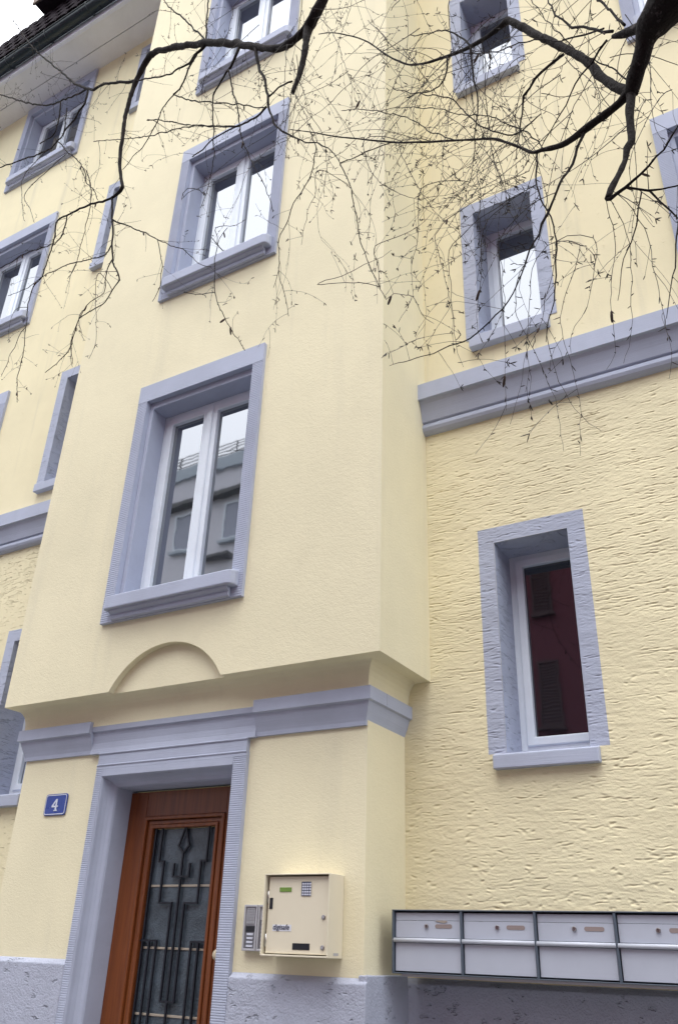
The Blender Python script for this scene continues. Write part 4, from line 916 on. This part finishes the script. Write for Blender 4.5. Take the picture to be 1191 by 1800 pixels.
('branch',[(-2.179,2.32,2.925,0.00202),(-2.17,2.32,2.829,0.00225),(-2.144,2.32,2.764,0.0021),(-2.084,2.31,2.642,0.00193),(-2.003,2.3,2.5,0.00176),(-1.917,2.29,2.361,0.0016)]),
('branch',[(-2.14,2.32,3.255,0.00157),(-2.188,2.32,3.199,0.0017),(-2.197,2.32,3.067,0.0018),(-2.179,2.32,2.925,0.00202)]),
('branch',[(-2.17,2.32,2.833,0.00175),(-2.29,2.34,2.89,0.00179),(-2.399,2.35,2.95,0.00235)]),
('stub',[(-0.048,1.7,2.418,0.01794),(-0.087,1.72,2.461,0.01451),(-0.121,1.74,2.498,0.0109),(-0.145,1.75,2.519,0.00709)]),
('strand',[(-0.431,1.908,1.905,0.00155),(-0.46,1.912,1.784,0.00136),(-0.497,1.917,1.671,0.00118),(-0.551,1.925,1.571,0.001),(-0.578,1.928,1.459,0.00083),(-0.622,1.935,1.349,0.00066)]),
('strand',[(-0.355,1.894,1.878,0.00152),(-0.4,1.9,1.747,0.00133),(-0.437,1.905,1.638,0.00115),(-0.42,1.898,1.463,0.00095),(-0.41,1.894,1.341,0.00077),(-0.427,1.894,1.166,0.0006)]),
('strand',[(-0.605,1.94,2.067,0.00166),(-0.611,1.939,1.874,0.00139),(-0.616,1.938,1.692,0.00113),(-0.625,1.938,1.523,0.00089),(-0.627,1.937,1.401,0.00066)]),
('strand',[(-0.508,1.922,1.883,0.00157),(-0.529,1.923,1.734,0.00133),(-0.548,1.925,1.612,0.00109),(-0.547,1.923,1.506,0.00087),(-0.562,1.925,1.432,0.00066)]),
('strand',[(-0.485,1.913,1.6,0.00148),(-0.477,1.91,1.492,0.00125),(-0.451,1.903,1.399,0.00102),(-0.426,1.897,1.311,0.00081),(-0.362,1.881,1.21,0.00059)]),
('strand',[(-0.663,1.95,2.157,0.00171),(-0.68,1.951,1.988,0.00144),(-0.698,1.953,1.876,0.00119),(-0.712,1.955,1.766,0.00095),(-0.696,1.951,1.688,0.00071)]),
('strand',[(-0.255,1.873,1.81,0.00146),(-0.287,1.877,1.678,0.00124),(-0.294,1.875,1.556,0.00101),(-0.3,1.873,1.439,0.0008),(-0.328,1.878,1.397,0.00061)]),
('strand',[(-0.171,1.857,1.82,0.00143),(-0.164,1.85,1.641,0.00119),(-0.164,1.845,1.479,0.00096),(-0.159,1.84,1.363,0.00076),(-0.177,1.842,1.29,0.00057)]),
('strand',[(-0.905,1.987,2.519,0.0019),(-0.92,1.988,2.324,0.00164),(-0.934,1.99,2.221,0.00142),(-0.954,1.993,2.124,0.00121),(-0.948,1.992,2.015,0.00099),(-1.007,2.0,1.932,0.00079)]),
('strand',[(-0.784,1.968,2.155,0.00175),(-0.795,1.969,1.98,0.00147),(-0.795,1.968,1.833,0.00121),(-0.783,1.966,1.687,0.00095),(-0.767,1.963,1.624,0.00072)]),
('strand',[(-0.838,1.977,2.271,0.0018),(-0.837,1.976,2.135,0.00144),(-0.803,1.97,1.935,0.00107),(-0.797,1.968,1.764,0.00074)]),
('strand',[(-0.572,1.932,1.804,0.00157),(-0.561,1.928,1.685,0.00137),(-0.525,1.92,1.557,0.00116),(-0.506,1.915,1.465,0.00097),(-0.479,1.908,1.374,0.00079),(-0.47,1.903,1.202,0.00061)]),
('strand',[(-0.948,1.992,2.015,0.00177),(-0.926,1.988,1.94,0.00142),(-0.882,1.982,1.867,0.00108),(-0.867,1.979,1.847,0.00076)]),
('strand',[(-1.109,2.013,2.355,0.00192),(-1.032,2.003,2.337,0.00163),(-0.957,1.993,2.333,0.00135),(-0.896,1.985,2.337,0.00108),(-0.86,1.98,2.356,0.00083)]),
('strand',[(-1.378,2.047,2.305,0.002),(-1.266,2.033,2.287,0.00169),(-1.16,2.02,2.284,0.00139),(-1.077,2.009,2.273,0.00111),(-1.032,2.003,2.28,0.00084)]),
('strand',[(-0.316,1.887,1.875,0.0015),(-0.322,1.885,1.743,0.00126),(-0.359,1.89,1.636,0.00105),(-0.399,1.897,1.584,0.00085),(-0.416,1.898,1.501,0.00064)]),
('strand',[(-0.216,1.865,1.784,0.00144),(-0.232,1.863,1.601,0.00113),(-0.256,1.865,1.474,0.00086),(-0.282,1.868,1.392,0.00061)]),
('strand',[(-0.675,1.954,2.443,0.0018),(-0.666,1.952,2.322,0.00152),(-0.68,1.953,2.168,0.00125),(-0.68,1.952,2.038,0.00099),(-0.706,1.955,1.929,0.00075)]),
('strand',[(-0.606,1.944,2.479,0.00178),(-0.591,1.94,2.297,0.00141),(-0.61,1.941,2.122,0.00106),(-0.61,1.94,1.995,0.00074)]),
('strand',[(-1.006,2.0,2.845,0.00203),(-0.967,1.995,2.686,0.00175),(-0.918,1.988,2.528,0.00149),(-0.859,1.98,2.37,0.00123),(-0.771,1.967,2.214,0.00099),(-0.719,1.958,2.115,0.00077)]),
('strand',[(-1.174,2.02,2.989,0.00213),(-1.142,2.017,2.779,0.00183),(-1.032,2.003,2.591,0.00153),(-0.906,1.987,2.46,0.00126),(-0.787,1.97,2.407,0.00102),(-0.652,1.95,2.369,0.0008)]),
('strand',[(-0.525,1.932,2.488,0.00176),(-0.492,1.925,2.361,0.00152),(-0.537,1.932,2.312,0.00133),(-0.632,1.947,2.34,0.00117),(-0.742,1.963,2.376,0.00101),(-0.823,1.975,2.403,0.00083)]),
('strand',[(-4.127,2.65,3.651,0.0031),(-4.186,2.65,3.553,0.00263),(-4.231,2.65,3.379,0.00215),(-4.249,2.65,3.283,0.00168)]),
('strand',[(-3.602,2.65,3.509,0.00293),(-3.526,2.65,3.341,0.00223),(-3.487,2.65,3.281,0.00158)]),
('strand',[(-3.219,2.428,3.531,0.00274),(-3.199,2.432,3.348,0.00239),(-3.127,2.43,3.083,0.00203),(-3.109,2.433,2.936,0.00171),(-3.143,2.442,2.876,0.00142)]),
('strand',[(-3.623,2.65,3.334,0.00289),(-3.568,2.65,3.136,0.00219),(-3.551,2.65,3.108,0.00156)]),
('strand',[(-4.692,2.65,5.399,0.00369),(-4.528,2.65,4.9,0.00274),(-4.484,2.65,4.817,0.00194)]),
('strand',[(-4.594,2.65,5.183,0.00361),(-4.452,2.65,4.921,0.00273),(-4.37,2.65,4.746,0.00191)]),
('strand',[(-1.616,2.085,3.665,0.00223),(-1.48,2.055,3.313,0.00178),(-1.416,2.04,3.142,0.00142),(-1.301,2.01,2.864,0.00106)]),
('strand',[(-1.688,2.095,4.104,0.00236),(-1.685,2.1,3.792,0.00195),(-1.683,2.105,3.5,0.00155),(-1.733,2.12,3.386,0.00122)]),
('strand',[(-1.465,2.04,4.088,0.00228),(-1.336,2.01,3.767,0.00183),(-1.253,1.99,3.432,0.00143),(-1.143,1.96,3.094,0.00106)]),
('strand',[(-2.419,2.27,3.65,0.0025),(-2.459,2.28,3.594,0.00213),(-2.362,2.26,3.586,0.00174),(-2.168,2.22,3.509,0.00132)]),
('strand',[(-2.123,2.22,3.153,0.00228),(-1.964,2.185,3.058,0.00171),(-1.902,2.17,3.049,0.00121)]),
('strand',[(-1.407,2.04,2.957,0.00197),(-1.427,2.048,2.821,0.00166),(-1.466,2.06,2.769,0.00137),(-1.49,2.07,2.593,0.00106)]),
]

# ================================================================ the birch tree
TRUNK = Vector((0.95, 1.45, 0.0))
birch = thing('birch_tree', 'bare birch tree with dark boughs and fine hanging twigs in front of the house', 'tree', tuple(TRUNK))
def spline(pts, step=0.03):
    """Catmull-Rom through (x,y,z,r)"""
    P = [Vector(p[:3]) for p in pts]; R = [p[3] for p in pts]; out = []; rr = []
    for i in range(len(P)-1):
        p0 = P[max(0, i-1)]; p1 = P[i]; p2 = P[i+1]; p3 = P[min(len(P)-1, i+2)]
        L = (p2-p1).length; n = max(1, int(L/step))
        for k in range(n):
            t = k/n; t2, t3 = t*t, t*t*t
            out.append(0.5*((2*p1) + (p2-p0)*t + (2*p0-5*p1+4*p2-p3)*t2 + (3*p1-p0-3*p2+p3)*t3)); rr.append(R[i]*(1-t)+R[i+1]*t)
    out.append(P[-1]); rr.append(R[-1])
    return out, rr
def knobbly(P, R, amp):
    for i in range(len(P)):
        R[i] *= 1 + amp*(noise.noise(P[i]*22)) + amp*0.6*noise.noise(P[i]*60)
        P[i] = P[i] + Vector((noise.noise(P[i]*9), noise.noise(P[i]*9+Vector((5,0,0))), noise.noise(P[i]*9+Vector((0,7,0)))))*R[i]*0.5
    return P, R
# trunk and the two out-of-frame boughs that carry what the picture shows
tp = [(0.95,1.45,-1.5,0.17),(0.94,1.46,-0.6,0.145),(0.92,1.47,0.6,0.13),(0.90,1.48,1.8,0.12),(0.88,1.5,3.0,0.105),(0.84,1.5,4.4,0.085),(0.80,1.5,6.0,0.06),(0.76,1.5,7.6,0.03),(0.74,1.5,8.6,0.012)]
P, R = spline(tp, 0.12); R[0] *= 1.25; P, R = knobbly(P, R, 0.12); MB().tube(P, R, 18).build('trunk', M['bark'], birch, fix=False)
P, R = spline([(0.885,1.5,2.9,0.10),(0.62,1.52,2.86,0.098),(0.36,1.56,2.64,0.09)]+[tuple(TREE[0][1][0])], 0.05); P, R = knobbly(P, R, 0.1); MB().tube(P, R, 14).build('limb', M['bark'], birch, fix=False)
bt0 = [t for t in TREE if t[0] == 'limb'][4][1][0]
P, R = spline([(0.83,1.5,4.7,0.075),(0.35,1.6,5.15,0.062),(-0.35,1.75,5.3,0.052),(-0.95,1.92,5.05,0.045),tuple(bt0)], 0.06); P, R = knobbly(P, R, 0.1); MB().tube(P, R, 12).build('limb', M['bark'], birch, fix=False)

ANCH = []
for kind, pts in TREE:
    if kind in ('limb', 'branch'): ANCH += [Vector(p[:3]) for p in spline(pts, 0.04)[0]]
SEG = []          # everything a twig may spring from: (point, direction, radius)
for kind, pts in TREE:
    big = kind in ('limb', 'stub')
    if kind == 'strand':          # hang it from the nearest bough above
        p0 = Vector(pts[0][:3])
        up = [q for q in ANCH if q.z > p0.z - 0.03]
        q = min(up, key=lambda q: (q-p0).length + 0.3*abs(q.z-p0.z))
        pts = [(q.x, q.y, q.z, pts[0][3])] + ([((q.x*2+p0.x)/3, (q.y*2+p0.y)/3, (q.z*2+p0.z)/3+0.02, pts[0][3])] if (q-p0).length > 0.1 else []) + list(pts)
        pts = [(a, b, c, r*0.75) for a, b, c, r in pts]
    P, R = spline(pts, 0.018 if big else 0.025)
    P, R = knobbly(P, R, 0.2 if big else 0.12)
    if not big:                   # slender wood never runs in a clean arc
        P = [q + Vector((noise.noise(q*13+Vector((k_, 0, 0))) for k_ in (0, 31, 67)))*0.008*min(1, i_/4) + Vector((noise.noise(q*34+Vector((k_, 3, 0))) for k_ in (0, 31, 67)))*0.003*min(1, i_/4) for i_, q in enumerate(P)]
    nm = {'limb': 'limb', 'stub': 'broken_stub', 'branch': 'branch', 'strand': 'hanging_twig'}[kind]
    o = MB().tube(P, R, 12 if big else (7 if kind == 'branch' else 5)).build(nm, M['twig'] if kind == 'strand' else M['bark'], birch, fix=False)
    for i in range(1, len(P)-1):
        SEG.append((P[i], (P[i+1]-P[i-1]).normalized(), R[i], kind))

tw = MB(); rnd = random.Random(11)
def vrand(): return Vector((rnd.gauss(0,1), rnd.gauss(0,1), rnd.gauss(0,1)))
def bud_fork(p, d, s):
    n = rnd.choice((2, 3, 3))
    for k in range(n):
        e = (d*0.9 + vrand()*0.55).normalized()
        q = p + e*s*rnd.uniform(0.5, 1.0)
        tw.tube([p, p.lerp(q, 0.6), q], [0.0013, 0.0018, 0.0006], 3, False)
def twig(p, d, L, r0, droop, lvl):
    n = max(4, int(L/0.022)); P = [p.copy()]; R = [r0]; q = p.copy(); d = d.normalized(); st = L/n
    wob = vrand()*0.025
    for i in range(n):
        if rnd.random() < 0.15: wob = vrand()*0.04; d = d + vrand()*0.16
        d = (d + wob + Vector((0, 0, -droop)) + vrand()*0.045)
        d.y *= 0.93; d.normalize(); q = q + d*st
        if q.y > 3.75: d.y = -abs(d.y); q.y = 3.75
        P.append(q.copy()); R.append(max(0.0006, r0*(1-0.62*(i+1)/n)))
        if i > 1 and rnd.random() < 0.36:           # alternate buds / short spurs
            e = (d*0.7 + vrand()*0.8).normalized(); l = rnd.choice((0.006, 0.008, 0.012, 0.018))
            tw.tube([q, q+e*l*0.6, q+e*l], [0.0012, 0.0016, 0.0006], 3, False)
        if lvl < 2 and i > 2 and rnd.random() < (0.10 if lvl == 0 else 0.045):
            e = (d*0.8 + vrand()*0.7).normalized()
            twig(q, e, L*rnd.uniform(0.25, 0.6), max(0.0008, R[-1]*0.75), droop*1.1, lvl+1)
    tw.tube(P, R, 3, False)
    if rnd.random() < 0.7: bud_fork(q, d, rnd.uniform(0.012, 0.028))

for p, d, r, kind in SEG:
    if kind in ('branch', 'strand') and r < 0.006 and rnd.random() < 0.45:      # bud spurs along every slender branch
        e = (d*0.6 + vrand()*0.8).normalized(); l = r + rnd.choice((0.006, 0.009, 0.012, 0.02))
        tw.tube([p, p+e*l*0.6, p+e*l], [0.0013, 0.0015, 0.0005], 3, False)
    # the crown is far denser towards the trunk on the right than out on the left bough
    t = min(1, max(0, (p.x + 2.0)/1.2))
    dens = {'limb': 0.10, 'stub': 0.2, 'branch': 0.135, 'strand': 0.10}[kind] * (1.4 + 0.35*t)
    if p.z < 1.75 and kind == 'strand': dens *= 0.5
    if rnd.random() < dens:
        side = vrand(); side -= d*side.dot(d); side.normalize()
        e = d*rnd.uniform(0.1, 0.8) + side*rnd.uniform(0.6, 1.0)
        L = rnd.uniform(0.10, 0.42) * (1.0 if kind != 'strand' else 0.42) * (0.62 + 0.5*t)
        if kind == 'branch' and p.z < 1.9: L *= 0.45
        twig(p, e, L, min(0.0016, max(0.0009, r*0.45)), rnd.choice((0.01, 0.03, 0.07)), 0)
# the tangle in front of the top left window
for k in range(34):
    p = rnd.choice([s for s in SEG if s[3] == 'branch' and s[0].x < -3.0 and s[0].z > 3.4])[0] if k else SEG[0][0]
    if k: twig(p, vrand() + Vector((0, 0, -0.3)), rnd.uniform(0.15, 0.5), rnd.uniform(0.0012, 0.0026), rnd.choice((0.02, 0.06)), 0)
# fine sprays that hang in from boughs above the picture
for k in range(46):
    x = rnd.uniform(-1.75, 0.05); y = rnd.uniform(1.75, 2.4)
    top = {True: 4.3}.get(x < -1.0, 3.6)
    p = Vector((x, y, top - (x+1.0)*0.5*(x > -1.0) - rnd.uniform(0, 0.5)))
    twig(p, Vector((rnd.gauss(-0.2, 0.6), rnd.gauss(0, 0.3), -0.5)), rnd.uniform(0.4, 0.9), 0.0019, rnd.choice((0.02, 0.05)), 0)
o = tw.build('fine_twigs', M['twig'], birch, fix=False); o['kind'] = 'stuff'

# catkins: one spindle, copied
cm = MB().tube([(0, 0, 0), (0, 0, -0.004), (0, 0, -0.012), (0, 0, -0.022), (0, 0, -0.028), (0, 0, -0.030)], [0.0008, 0.0028, 0.0036, 0.0034, 0.0022, 0.0006], 7)
left = [s for s in SEG if s[3] == 'branch' and s[0].x < -1.35 and s[2] < 0.0075] ; rightb = [s for s in SEG if s[3] in ('branch', 'strand') and s[0].x > -1.2]
cat0 = None
for k in range(54):
    p = rnd.choice(left if k < 40 else rightb)[0]
    if cat0 is None:
        cat0 = cm.build('catkin', M['catkin'], birch, raw=True, loc=tuple(TRUNK)); o = cat0
        for v in cat0.data.vertices: v.co = v.co + Vector(TRUNK)
    else:
        o = cat0.copy(); C.objects.link(o)
    o.parent = birch
    o.location = p + Vector((0, 0, CZ)) - Vector(TRUNK); o.rotation_euler = (rnd.gauss(0, .3), rnd.gauss(0, .3), rnd.uniform(0, 6)); s = rnd.uniform(0.9, 1.5); o.scale = (s, s, s)
